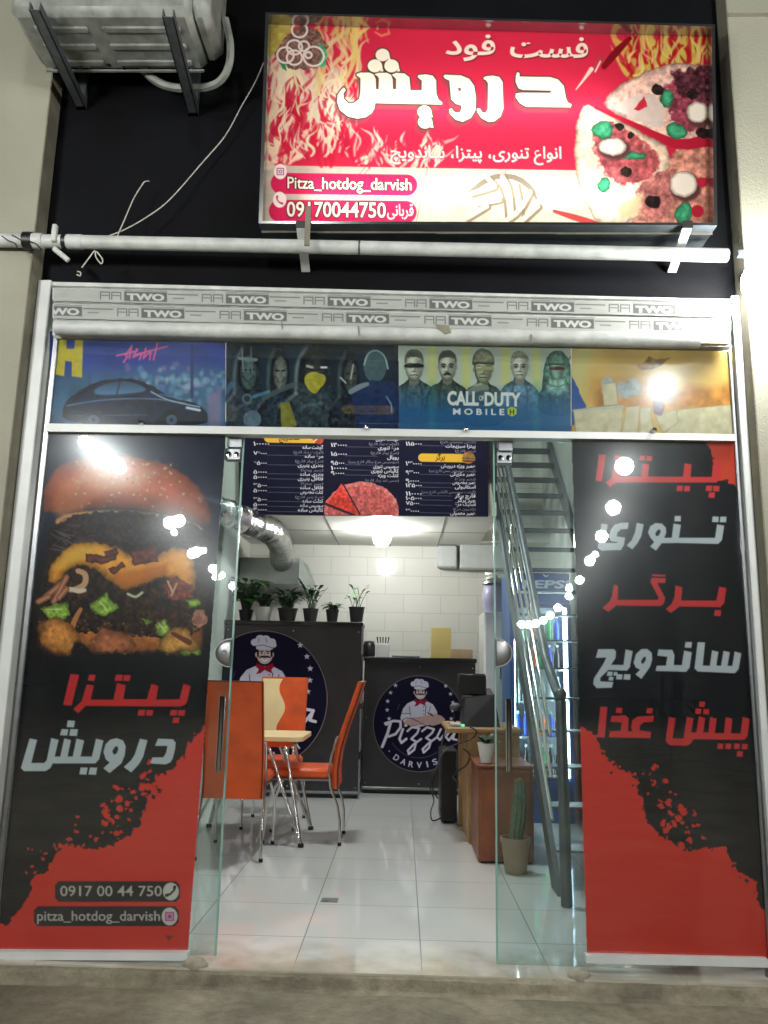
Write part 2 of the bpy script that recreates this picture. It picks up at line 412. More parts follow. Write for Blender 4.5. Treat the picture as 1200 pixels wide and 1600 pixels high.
    def mesh(s, name, y, material, parent=None, gain=1., clip=None):
        n = s.W * s.H
        D = np.stack([s.X - 600, s.Y - 800, np.full_like(s.X, F)], -1) @ ROT.T
        t = (y - CAM[1]) / D[..., 1]
        V = CAM + t[..., None] * D
        base = np.array(wpos(parent)) if parent is not None else V.reshape(-1, 3).min(0)
        idx = np.arange(n).reshape(s.H, s.W)
        Fq = np.stack([idx[:-1, :-1], idx[1:, :-1], idx[1:, 1:], idx[:-1, 1:]], -1).reshape(-1, 4)
        if clip is not None: Fq = Fq[clip[:-1, :-1].reshape(-1)]
        me = bpy.data.meshes.new(name)
        me.vertices.add(n); me.vertices.foreach_set('co', (V.reshape(-1, 3) - base).ravel().astype(np.float32))
        me.loops.add(len(Fq) * 4); me.loops.foreach_set('vertex_index', Fq.ravel().astype(np.int32))
        me.polygons.add(len(Fq)); me.polygons.foreach_set('loop_start', np.arange(0, len(Fq) * 4, 4, dtype=np.int32))
        try: me.polygons.foreach_set('loop_total', np.full(len(Fq), 4, dtype=np.int32))
        except Exception: pass
        me.update(calc_edges=True)
        at = me.attributes.new('art', 'FLOAT_COLOR', 'POINT')
        c4 = np.ones((n, 4), np.float32); c4[:, :3] = np.clip(lin(s.c.reshape(-1, 3)) * gain, 0, .95)
        at.data.foreach_set('color', c4.ravel())
        me.materials.append(material)
        o = bpy.data.objects.new(name, me); COL.objects.link(o)
        if parent is not None: o.parent = parent
        else: o.location = tuple(base)
        return o
    def outline(s): x0, y0, x1, y1 = s.b; return [(x0, y0), (x1, y0), (x1, y1), (x0, y1)]
def tf(ox, oy, k, pts): return [(ox + x / k, oy + y / k) for x, y in pts]

# ================================================================== artwork
RED = (176, 24, 40)
def flames(A, box, col, dens=.5, seed=3, sx=26., sy=60., a=1., hole=None, fade=None):
    sl = A.win(*box); X, Y = A.X[sl], A.Y[sl]
    wx = X + (fbm(X / 22, Y / 30, seed) - .5) * 46; wy = Y + (fbm(X / 25, Y / 25, seed + 5) - .5) * 50
    n = fbm(wx / sx, wy / sy, seed + 9, 4); r = 1 - np.abs(2 * fbm(wx / (sx * .9), wy / (sy * .9), seed + 21, 4) - 1) * 5
    r2 = 1 - np.abs(2 * fbm(wx / (sx * .5), wy / (sy * .6), seed + 31, 3) - 1) * 6
    v = n * .55 + np.maximum(r, 0) * .42 + np.maximum(r2, 0) * .2
    if fade is not None: v = v + fade(X, Y)
    m = np.clip((v - (1 - dens)) * 6, 0, 1) * a
    A.blend(sl, m * (.6 + .4 * np.clip(fbm(X / 7, Y / 14, seed + 3) * 1.6, 0, 1)), col)
def tongues(A, x0, x1, y0, y1, n, col, h, wd, seed, a=.85, keep=None, lean=0., fe=2.5):
    rn = random.Random(seed)
    for _ in range(n):
        x = rn.uniform(x0, x1); y = rn.uniform(y0, y1)
        if keep is not None and not keep(x, y): continue
        L = rn.uniform(*h); st = L / 11; ang = -math.pi / 2 + rn.uniform(-.5, .5) + lean; pts = []; ph = rn.uniform(0, 6); sw = rn.uniform(.25, .6)
        w0 = rn.uniform(*wd); ws = []
        for k in range(12):
            t = k / 11; pts.append((x, y)); ws.append(max(.4, w0 * (.35 + 2.2 * t) * (1 - t) ** 1.15 + .4) if t < 1 else .4)
            an = ang + sw * math.sin(ph + t * 5.2) + (float(vn(x / 18, y / 18, seed)) - .5) * 1.5
            x += st * math.cos(an); y += st * math.sin(an)
        A.line(pts, ws, tuple(c * rn.uniform(.93, 1.05) for c in col), a * rn.uniform(.75, 1), feather=fe)
def sign_art():
    A = Art(402, 14, 1130, 376, 1.2, (196, 44, 72))
    # pale lower part with boards
    A.poly([(395, 258), (640, 262), (1140, 270), (1140, 385), (395, 385)], (186, 182, 166), tex=.10, ts=14)
    for p in [[(668, 262), (650, 350)], [(570, 262), (512, 330)], [(578, 262), (520, 330)], [(790, 266), (792, 300)], [(940, 320), (958, 352)]]:
        A.line(p, 1.3, (120, 110, 95), .8)
    # flames, left
    A.poly([(405, 14), (475, 14), (448, 60), (430, 88), (405, 100)], (176, 164, 84), rough=7, tex=.2, feather=6)
    cr = (226, 216, 188); rd = (186, 34, 62)
    A.poly([(408, 120), (450, 104), (500, 118), (520, 150), (530, 190), (508, 205), (480, 180), (470, 150), (455, 175), (450, 230), (430, 258), (412, 258)], cr, rough=14, rs=14, seed=3, feather=6, tex=.08, a=.9)
    tongues(A, 408, 545, 130, 266, 95, cr, (40, 95), (5, 15), 11, keep=lambda x, y: x < 470 or y < 240)
    tongues(A, 408, 560, 150, 262, 70, rd, (30, 70), (4, 14), 12, .9)
    tongues(A, 408, 545, 140, 258, 55, cr, (25, 70), (2, 7), 13, .9, fe=1.6)
    tongues(A, 540, 690, 225, 264, 46, cr, (18, 50), (3, 9), 14, .8, lean=.25, fe=2)
    tongues(A, 540, 690, 225, 264, 26, (190, 44, 72), (16, 40), (3, 8), 15, .9, lean=.2, fe=2)
    tongues(A, 490, 560, 90, 150, 26, (222, 208, 150), (40, 85), (4, 11), 16, .85, lean=.12)
    tongues(A, 500, 590, 40, 80, 12, (208, 190, 108), (30, 55), (4, 9), 17, .8, lean=.3)
    A.line([(560, 30), (551, 60), (556, 84), (548, 108), (536, 132)], [12, 10, 11, 7, 3], (214, 198, 120), .9, feather=3)
    A.line([(580, 40), (562, 52), (553, 68)], [3, 7, 5], (214, 198, 120), .9, feather=2)
    A.line([(586, 50), (596, 56), (608, 52), (606, 44)], [2, 4, 4, 2], (220, 150, 96), .7, feather=2)
    # wrap with onion rings, top left
    A.poly([(470, 36), (500, 52), (513, 75), (505, 98), (478, 112), (448, 104), (430, 86), (445, 62)], (120, 92, 84), rough=6, tex=.55, ts=3)
    A.poly([(498, 66), (512, 78), (508, 104), (496, 104), (502, 84)], (70, 170, 120), rough=4, tex=.3)
    A.poly([(434, 90), (446, 98), (446, 112), (438, 104)], (50, 140, 90), rough=3)
    for cx, cy, r in [(468, 47, 12), (460, 74, 12), (475, 72, 8), (446, 86, 13), (460, 90, 12), (490, 88, 16), (482, 86, 5)]:
        A.line([(cx + r * math.cos(t), cy + r * .95 * math.sin(t)) for t in np.linspace(0, 2 * math.pi, 20)], 3.2, (226, 220, 216))
    # flames, top right
    A.poly([(1075, 20), (1130, 20), (1130, 90), (1090, 70)], (170, 20, 20), feather=20)
    tongues(A, 975, 1112, 80, 130, 46, (206, 192, 92), (40, 80), (6, 16), 21, .9)
    tongues(A, 980, 1112, 70, 125, 26, (172, 26, 36), (30, 60), (5, 12), 22, .9)
    tongues(A, 975, 1112, 75, 130, 26, (214, 204, 120), (25, 60), (3, 7), 23, .9, fe=1.6)
    A.sm = 1
    # pizza, right
    crust = [(897, 230), (903, 185), (914, 160), (940, 172), (1000, 205), (1056, 236), (1030, 300), (985, 352), (935, 352), (915, 318), (900, 275)]
    A.poly(crust, (222, 204, 180), rough=3, tex=.2, ts=6, vol=9)
    A.poly([(938, 165), (956, 142), (990, 120), (1035, 102), (1075, 98), (1112, 104), (1112, 256), (1056, 232), (1000, 200)], (214, 182, 168), rough=4, tex=.3, ts=6, vol=8)
    A.poly([(1056, 234), (1112, 226), (1112, 352), (980, 352), (1010, 318)], (196, 140, 122), rough=6, tex=.5, ts=7)
    A.poly([(985, 150), (1020, 146), (1036, 160), (1040, 190), (1030, 204), (975, 178), (960, 172)], (216, 206, 196), rough=2, tex=.05)
    A.poly([(930, 190), (970, 196), (1010, 222), (1035, 250), (1010, 285), (975, 290), (945, 275), (930, 240), (924, 210)], (172, 88, 92), rough=9, tex=.5, ts=7, feather=5)
    A.poly([(1036, 130), (1075, 118), (1108, 128), (1108, 200), (1070, 212), (1048, 188), (1044, 160)], (150, 72, 88), rough=9, tex=.6, ts=6, feather=4)
    A.poly([(1050, 112), (1108, 100), (1108, 165), (1085, 150), (1062, 152)], (88, 50, 60), rough=8, tex=.7, ts=5, feather=4)
    A.poly([(990, 300), (1020, 272), (1060, 262), (1060, 300), (1040, 345), (1012, 345)], (176, 112, 108), rough=8, tex=.5, ts=6, feather=4)
    A.line([(930, 168), (985, 192), (1030, 214), (1064, 228), (1112, 218)], [4, 8, 11, 16, 20], (180, 36, 60))
    A.poly([(990, 172), (1006, 150), (1012, 166), (1000, 172)], (190, 50, 66), rough=2)
    for cx, cy, rx, ry, r in [(941, 203, 17, 14, .1), (1043, 154, 11, 15, 0), (1056, 204, 17, 12, .3), (1068, 332, 13, 19, .4), (988, 243, 22, 6, .05), (944, 289, 9, 12, .4)]:
        A.ell(cx, cy, rx, ry, (66, 158, 116), r, rough=3, tex=.28, ts=6, vol=7)
    for cx, cy, rx, ry in [(957, 229, 22, 14), (1090, 176, 17, 17), (1068, 288, 22, 20)]:
        A.ell(cx + 3, cy + 4, rx + 3, ry + 3, (92, 60, 60), rough=2, feather=5); A.ell(cx, cy, rx, ry, (232, 228, 214), rough=2, vol=5)
    for cx, cy, r in [(978, 268, 8), (1028, 140, 9), (1098, 208, 9), (1020, 315, 10), (968, 198, 6), (985, 212, 5), (1082, 148, 8)]: A.ell(cx, cy, r * 1.2, r, (44, 38, 36), rough=3, tex=.5)
    A.ell(1090, 330, 10, 10, (180, 40, 60), rough=2); A.ell(1098, 284, 9, 8, (180, 44, 66), rough=3)
    A.poly([(966, 322), (1005, 300), (1000, 330), (970, 348)], (206, 188, 150), feather=8, rough=4)
    # peppers
    A.line([(984, 60), (962, 82), (944, 104)], [7, 13, 9], (122, 22, 34)); A.line([(940, 92), (926, 110)], [10, 9], (170, 60, 74))
    A.line([(924, 108), (914, 122), (900, 140)], [7, 4, 1.5], (222, 205, 190)); A.line([(938, 96), (930, 112)], 2.5, (232, 200, 196))
    A.line([(866, 330), (905, 342), (940, 352)], [5, 11, 7], (170, 64, 64))
    # fries in a bowl
    A.line([(735, 300), (760, 281), (782, 274), (810, 278), (832, 296), (838, 310)], [6, 9, 8, 8, 8, 4], (120, 112, 98), .95)
    for p in [[(762, 278), (782, 300), (786, 352)], [(785, 276), (796, 296), (800, 350)], [(738, 302), (772, 292)], [(806, 290), (814, 330), (806, 350)], [(828, 300), (812, 330), (780, 352)], [(748, 318), (780, 312)], [(730, 340), (760, 322)], [(840, 322), (815, 345)]]:
        A.line([(x + 3, y + 2) for x, y in p], 10.5, (112, 100, 80), .8); A.line(p, 7.5, (214, 206, 180))
    A.poly([(660, 325), (690, 322), (700, 352), (652, 352)], (196, 190, 170), rough=5, tex=.1)
    A.sm = 0
    # pills
    def pill(x0, y0, x1, y1, sl):
        r = (y1 - y0) / 2; A.line([(x0 + r, y0 + r), (x1 - r, y1 - r + (x1 - x0) * sl)], y1 - y0, (196, 40, 84))
    pill(423, 270, 652, 303, .012); pill(420, 312, 651, 347, .008)
    W = (236, 230, 214)
    offs = [(1.5 * math.cos(t), 1.5 * math.sin(t)) for t in np.linspace(0, 2 * math.pi, 9)[:-1]]
    for dx, dy, c in [(u, v, (44, 30, 30)) for u, v in offs] + [(0, 0, W)]:
        A.text('Pitza_hotdog_darvish', 449 + dx, 643 + dx, 294 + dy, 26, c, .016, .015)
        A.text('09170044750', 448 + dx, 603 + dx, 338 + dy, 33, c, .012, .02)
    A.text(shape('قربانی'), 605, 646, 337, 25, W, .0, .015)
    A.ell(438, 268, 10, 12, (236, 230, 224)); A.line([(433, 263), (443, 263), (443, 273), (433, 273)], 1.6, (150, 90, 140), closed=True); A.ell(438, 268, 3, 3, (150, 90, 140)); A.ell(438, 268, 1.4, 1.4, (236, 230, 224))
    A.ell(437, 312, 10.5, 12.5, (236, 230, 224)); A.line([(433, 307), (433, 312), (436, 316), (441, 318)], [3.5, 2, 2, 3.5], (170, 80, 90))
    # small lettering
    SH = (110, 40, 52)
    for dx, dy, c in ((1.6, 2.2, SH), (0, 0, W)):
        A.text(shape('فست'), 797 + dx, 919 + dx, 88.5 + dy, 43, c, .008, .022, yb_by_box=False)
        A.text(shape('فود'), 696 + dx, 774 + dx, 84.5 + dy, 43, c, .008, .022)
    for dx, dy, c in ((1, 1.2, (170, 80, 96)), (0, 0, (240, 232, 222))):
        A.text(shape('انواع تنوری، پیتزا، ساندویچ'), 610 + dx, 877 + dx, 246 + dy, 26, c, .006, .012)
    # the big name
    T1 = lambda p: tf(500, 40, 5.4545, p); T2 = lambda p: tf(690, 40, 5, p)
    parts = [T1([(312, 412), (345, 400), (420, 400), (455, 415), (475, 455), (478, 542), (500, 542), (502, 450), (490, 430), (462, 415), (500, 402), (570, 402), (605, 420), (620, 460), (622, 542), (648, 542), (648, 455), (612, 418), (650, 402), (720, 408), (762, 440), (772, 550), (866, 550), (868, 470), (832, 440), (836, 422), (900, 415), (960, 425), (990, 465), (992, 580), (1010, 630), (1042, 655), (1040, 672), (470, 660), (465, 700), (440, 745), (390, 780), (320, 792), (240, 775), (170, 720), (145, 650), (150, 590), (180, 545), (205, 525), (220, 548), (200, 580), (205, 625), (240, 662), (290, 660), (335, 625), (345, 560), (345, 450), (312, 425)]),
             T2([(15, 390), (25, 384), (150, 388), (215, 415), (255, 470), (268, 560), (264, 660), (230, 720), (165, 752), (110, 735), (65, 690), (60, 655), (80, 645), (92, 668), (115, 682), (145, 675), (155, 650), (155, 625), (110, 610), (75, 575), (68, 500), (60, 430), (20, 410)]),
             T2([(328, 405), (345, 396), (400, 390), (450, 400), (478, 440), (482, 650), (460, 710), (415, 747), (365, 752), (310, 722), (280, 678), (275, 650), (298, 648), (320, 680), (345, 682), (362, 650), (362, 450), (345, 425), (330, 420)]),
             T2([(590, 363), (608, 370), (610, 398), (850, 402), (910, 420), (955, 470), (970, 560), (985, 600), (1014, 615), (1008, 638), (660, 634), (610, 605), (578, 560), (580, 530), (620, 524), (850, 526), (855, 508), (635, 503), (600, 490), (578, 440), (580, 390)])]
    def tear(cx, cy, r):
        a = np.linspace(.55, 2 * math.pi - .1, 20); q = [(cx + r * math.cos(t), cy + r * math.sin(t) * .9) for t in a]
        return T1(q + [(cx + r * 1.05, cy + r * .35), (cx + r * 1.18, cy + r * .75), (cx + r * .7, cy + r * .78)])
    parts += [tear(533, 250, 60), tear(468, 343, 62), tear(610, 343, 62), tear(890, 735, 60), tear(896, 822, 62)]
    for p in parts: A.poly([(x - 4, y + 9) for x, y in p], (128, 66, 74), feather=4, a=.75)
    for p in parts:
        A.line(p, 4.2, (72, 62, 52), closed=True)
    for p in parts: A.poly(p, (246, 242, 224))
    A.poly(T2([(128, 484), (152, 488), (150, 512), (132, 510)]), (110, 70, 70))
    # ragged look of the print near the top lip
    return A

def burger_poster():
    A = Art(-14, 672, 358, 1500, 1., (12, 13, 18))
    X, Y = A.X, A.Y
    A.c *= (.85 + .3 * fbm(X / 60, Y / 60, 4))[..., None]
    A.poly([(60, 670), (360, 670), (360, 860), (60, 860)], (42, 50, 80), feather=80, a=.75)  # bluish glare haze of the upper pane, painted into the print
    A.sm = 2
    # one solid burger mass under the details
    A.poly([(58, 1000), (60, 930), (72, 880), (76, 800), (330, 810), (326, 880), (322, 960), (318, 1022), (280, 1030), (100, 1030), (62, 1020)], (40, 26, 22), feather=5, rough=5, tex=.5, ts=6)
    A.poly([(58, 1000), (62, 968), (100, 956), (180, 966), (260, 960), (312, 968), (320, 1004), (306, 1028), (190, 1032), (78, 1026)], (166, 98, 50), feather=4, rough=3, tex=.25, ts=8, vol=22, grad=.5)
    # top bun
    A.poly([(66, 800), (68, 760), (90, 728), (135, 712), (200, 710), (262, 724), (305, 752), (328, 790), (332, 812), (320, 822), (250, 800), (170, 792), (100, 800), (82, 800)], (196, 96, 62), feather=4, rough=3, tex=.12, ts=22, vol=34, grad=.35)
    A.poly([(84, 812), (110, 800), (180, 796), (250, 802), (316, 820), (318, 834), (240, 822), (150, 812), (92, 822)], (206, 150, 96), feather=4, rough=2, tex=.2)
    A.poly([(100, 760), (130, 735), (190, 728), (240, 738), (220, 762), (150, 770)], (226, 160, 118), feather=24, a=.75)
    A.poly([(84, 798), (92, 765), (130, 758), (150, 770), (130, 795), (95, 812)], (196, 122, 86), feather=14, a=.7)
    for i in range(60):
        t = random.uniform(110, 290); u = random.uniform(722, 780); A.ell(t, u, 2.4, 1.5, (222, 190, 150), random.uniform(0, 3), a=.7)
    A.poly([(80, 812), (170, 796), (250, 802), (325, 826), (330, 870), (250, 862), (140, 848), (78, 880)], (46, 32, 34), rough=6, feather=4, tex=.8, ts=4, vol=12)
    for i in range(26):
        x = random.uniform(78, 140); y = random.uniform(822, 866); A.line([(x, y), (x + random.uniform(8, 26), y + random.uniform(-6, 12))], 1.6, (96, 82, 84), .8)
    # patty and cheese
    A.poly([(66, 930), (80, 880), (140, 850), (250, 850), (310, 880), (322, 960), (300, 1000), (180, 990), (70, 985)], (44, 30, 25), rough=8, tex=.9, ts=5, vol=14)
    for i in range(70):
        x = random.uniform(72, 312); y = random.uniform(905, 985); A.ell(x, y, random.uniform(3, 9), random.uniform(2, 6), random.choice([(84, 48, 34), (62, 38, 30), (104, 62, 42), (30, 22, 22)]), random.uniform(0, 3), rough=3, rs=4, seed=i, tex=.4, ts=3, vol=4, feather=3, a=.8)
    A.poly([(74, 912), (76, 888), (92, 864), (116, 848), (146, 846), (176, 852), (200, 866), (235, 876), (262, 858), (292, 852), (306, 884), (306, 922), (288, 936), (268, 900), (240, 905), (214, 918), (192, 922), (172, 908), (150, 888), (120, 880), (100, 896), (92, 912)], (222, 146, 46), feather=3, rough=4, tex=.12, ts=12, vol=13, grad=.25)
    A.poly([(84, 888), (100, 864), (130, 852), (160, 856), (140, 870), (104, 884)], (226, 176, 66), feather=12, a=.8)
    A.poly([(175, 896), (215, 890), (262, 880), (262, 896), (216, 914), (190, 918)], (196, 104, 34), feather=8, a=.7)
    for p in [[(134, 866), (160, 868), (184, 862), (182, 874), (158, 882), (134, 878)], [(162, 862), (182, 856), (186, 866), (166, 872)], [(170, 890), (190, 878), (196, 884), (178, 898)], [(200, 862), (244, 852), (248, 878), (210, 884)]]:
        A.poly(p, (104, 48, 40), rough=3, tex=.4, vol=5)
    # shrimp curls, crispy bits
    A.line([(122, 892), (134, 896), (134, 912), (122, 920), (110, 922)], [8, 9, 9, 9, 7], (206, 158, 120)); A.line([(110, 920), (122, 924), (132, 922)], [6, 8, 6], (222, 200, 176))
    for a_, b_ in [((72, 932), (96, 912)), ((84, 940), (104, 902)), ((60, 940), (76, 932)), ((92, 934), (104, 920))]: A.line([a_, b_], 9, (150, 92, 66)); A.line([a_, b_], 3, (196, 136, 100))
    A.poly([(254, 918), (272, 900), (300, 914), (302, 934), (270, 940)], (126, 60, 46), rough=5, tex=.5, ts=4)
    A.line([(262, 908), (270, 926)], 3, (206, 170, 140)); A.line([(276, 912), (268, 930)], 3, (206, 160, 130))
    A.line([(200, 928), (212, 934), (222, 926)], 4, (200, 196, 160))
    # lettuce
    for p in [[(136, 946), (162, 930), (166, 924), (174, 942), (190, 950), (176, 956), (166, 964), (150, 960)], [(62, 948), (84, 944), (106, 942), (108, 962), (92, 972), (70, 962)], [(242, 975), (256, 966), (268, 980), (262, 994), (246, 990)], [(290, 938), (312, 934), (316, 946), (296, 952)], [(218, 968), (240, 970), (232, 978)], [(276, 1016), (312, 1012), (314, 1024), (284, 1026)]]:
        A.poly(p, (132, 166, 62), rough=4, tex=.45, ts=4, vol=6)
    for p in [[(72, 952), (94, 952)], [(156, 940), (168, 954)], [(248, 974), (258, 986)]]: A.line(p, 2, (206, 214, 150))
    A.line([(112, 982), (118, 966), (126, 952)], [9, 8, 6], (190, 120, 72)); A.ell(312, 966, 12, 14, (168, 110, 92), rough=4, tex=.4)
    # bottom bun
    A.poly([(60, 1000), (66, 972), (90, 962), (120, 980), (132, 1018), (118, 1026), (70, 1016)], (198, 128, 64), rough=4, tex=.3, ts=6, feather=3, vol=16)
    A.poly([(140, 1002), (160, 980), (205, 990), (212, 1012), (170, 1026), (150, 1020)], (176, 104, 70), rough=4, tex=.3, ts=6, feather=5, vol=14)
    A.poly([(244, 1014), (252, 994), (282, 974), (300, 992), (318, 1018), (280, 1018), (262, 1026)], (198, 142, 66), rough=4, tex=.3, ts=6, feather=3, vol=14)
    A.poly([(120, 1000), (150, 1020), (240, 1018), (300, 1022), (300, 1034), (100, 1034)], (18, 18, 22), feather=8, rough=5)
    for i in range(260):
        x = random.uniform(62, 318); y = random.uniform(968, 1026) if i % 2 else random.uniform(716, 800)
        if i % 2 == 0 and abs(x - 200) > 128 - (800 - y) * .6: continue
        c_ = random.choice([(226, 176, 116), (132, 74, 40), (206, 150, 92), (150, 84, 48)]); A.ell(x, y, random.uniform(.8, 2.6), random.uniform(.7, 1.8), c_, random.uniform(0, 3), a=random.uniform(.25, .6), feather=1.6)
    for i in range(60):
        x = random.uniform(90, 300); y = random.uniform(856, 900); A.line([(x, y), (x + random.uniform(-9, 9), y + random.uniform(-3, 3))], random.uniform(.8, 1.6), (246, 206, 120), random.uniform(.2, .5), feather=1.5) if (A.c[int(y - 672), int(x + 14)].sum() > 1.5) else None
    A.line([(270, 990), (296, 1004)], [6, 9], (110, 52, 40))
    A.sm = 0
    # red torn field
    R = (214, 50, 38)
    bd = tf(0, 1040, 2.858, [(905, 275), (840, 350), (820, 400), (760, 470), (690, 500), (650, 620), (620, 720), (560, 770), (450, 820), (380, 815), (270, 795), (250, 840), (200, 930), (150, 930), (145, 980), (130, 1040), (80, 1100), (40, 1150), (-40, 1170)]) + [(-14, 1510), (370, 1510), (370, 1120)]
    A.poly(bd, R, rough=7, rs=5, seed=11)
    for i in range(90):
        t = random.random(); x = 150 + 90 * t + random.gauss(0, 18); y = 1315 - 110 * t + random.gauss(0, 18); r = random.uniform(1, 6.5)
        A.ell(x, y, r, r * random.uniform(.5, 1), (R if random.random() < .62 else (22, 22, 26)) if x < 238 else (24, 23, 27), random.uniform(0, 3), rough=2.5, rs=3, seed=i)
    for i in range(40):
        x = random.uniform(40, 130); y = 1350 - (x - 40) * .5 + random.gauss(0, 14); A.ell(x, y, random.uniform(1, 4), 2, R if random.random() < .5 else (22, 22, 26), random.uniform(0, 3), rough=2, rs=3, seed=i)
    T = lambda p: tf(20, 1040, 4, p)
    for p in ([(360, 52), (415, 58), (368, 250), (314, 246)], [(478, 56), (518, 58), (510, 96), (468, 93)],
              [(462, 118), (508, 124), (486, 212), (628, 212), (652, 108), (706, 122), (690, 210), (838, 210), (866, 114), (910, 126), (896, 212), (1042, 210), (1066, 114), (1112, 128), (1090, 225), (1078, 244), (1050, 256), (455, 252), (408, 298), (378, 270), (430, 222)],
              [(646, 56), (690, 58), (682, 96), (636, 94)], [(697, 58), (738, 60), (729, 97), (688, 95)], [(787, 276), (830, 276), (822, 314), (779, 312)], [(838, 278), (880, 278), (871, 314), (830, 312)],
              [(988, 276), (1030, 276), (1024, 312), (980, 312)], [(1036, 278), (1079, 278), (1072, 314), (1030, 312)], [(1004, 324), (1042, 324), (1036, 360), (996, 358)]):
        A.poly(T(p), (204, 48, 50))
    G = (186, 196, 200)
    for p in ([(344, 342), (390, 345), (382, 386), (336, 384)], [(305, 396), (348, 398), (340, 438), (294, 436)], [(360, 396), (408, 398), (400, 440), (352, 438)],
              [(105, 454), (152, 464), (116, 608), (196, 608), (212, 590), (240, 452), (287, 464), (262, 568), (296, 568), (322, 454), (364, 466), (342, 568), (374, 568), (398, 456), (446, 468), (424, 568), (494, 568), (520, 456), (567, 468), (540, 585), (515, 612), (250, 612), (235, 640), (205, 660), (70, 660), (50, 640)],
              [(424, 636), (468, 637), (460, 682), (415, 680)], [(482, 636), (528, 637), (520, 683), (472, 681)],
              [(566, 540), (580, 490), (610, 462), (650, 453), (690, 468), (706, 505), (700, 560), (680, 610), (605, 672), (565, 642), (605, 606), (580, 585)],
              [(795, 456), (842, 466), (815, 570), (790, 615), (740, 668), (693, 635), (740, 590), (762, 555)],
              [(908, 456), (1000, 460), (1018, 480), (1015, 520), (1000, 580), (985, 605), (955, 618), (860, 612), (872, 574), (940, 572), (958, 545), (966, 502), (888, 502)]):
        A.poly(T(p), G)
    A.poly(T([(622, 535), (636, 510), (652, 502), (660, 522), (648, 550), (630, 556)]), (22, 22, 27))
    # contact plates
    for x0, y0, x1, y1 in ((86, 1377, 281, 1409), (53, 1416, 279, 1447)):
        r = 6; A.poly([(x0 + r, y0), (x1 - r, y0), (x1, y0 + r), (x1, y1 - r), (x1 - r, y1), (x0 + r, y1), (x0, y1 - r), (x0, y0 + r)], (42, 38, 38))
    A.text('0917 00 44 750', 94, 253, 1400, 23, (190, 180, 174), .0, .012); A.text('pitza_hotdog_darvish', 58, 250, 1438.5, 22, (190, 180, 174), 0, .012)
    A.ell(267, 1393, 12.5, 14, (206, 202, 196)); A.line([(260, 1399), (266, 1397), (272, 1391), (273, 1386)], [5, 3, 3, 5], (50, 44, 44))
    A.ell(265, 1432, 12.5, 14, (206, 202, 200)); A.poly([(258, 1425), (272, 1425), (272, 1439), (258, 1439)], (186, 80, 120)); A.line([(261, 1428), (269, 1428), (269, 1436), (261, 1436)], 1.5, (214, 190, 200), closed=True); A.ell(265, 1432, 2.2, 2.2, (120, 90, 180))
    A.poly([(258, 1462), (270, 1462), (264, 1470)], (120, 30, 30))
    return A

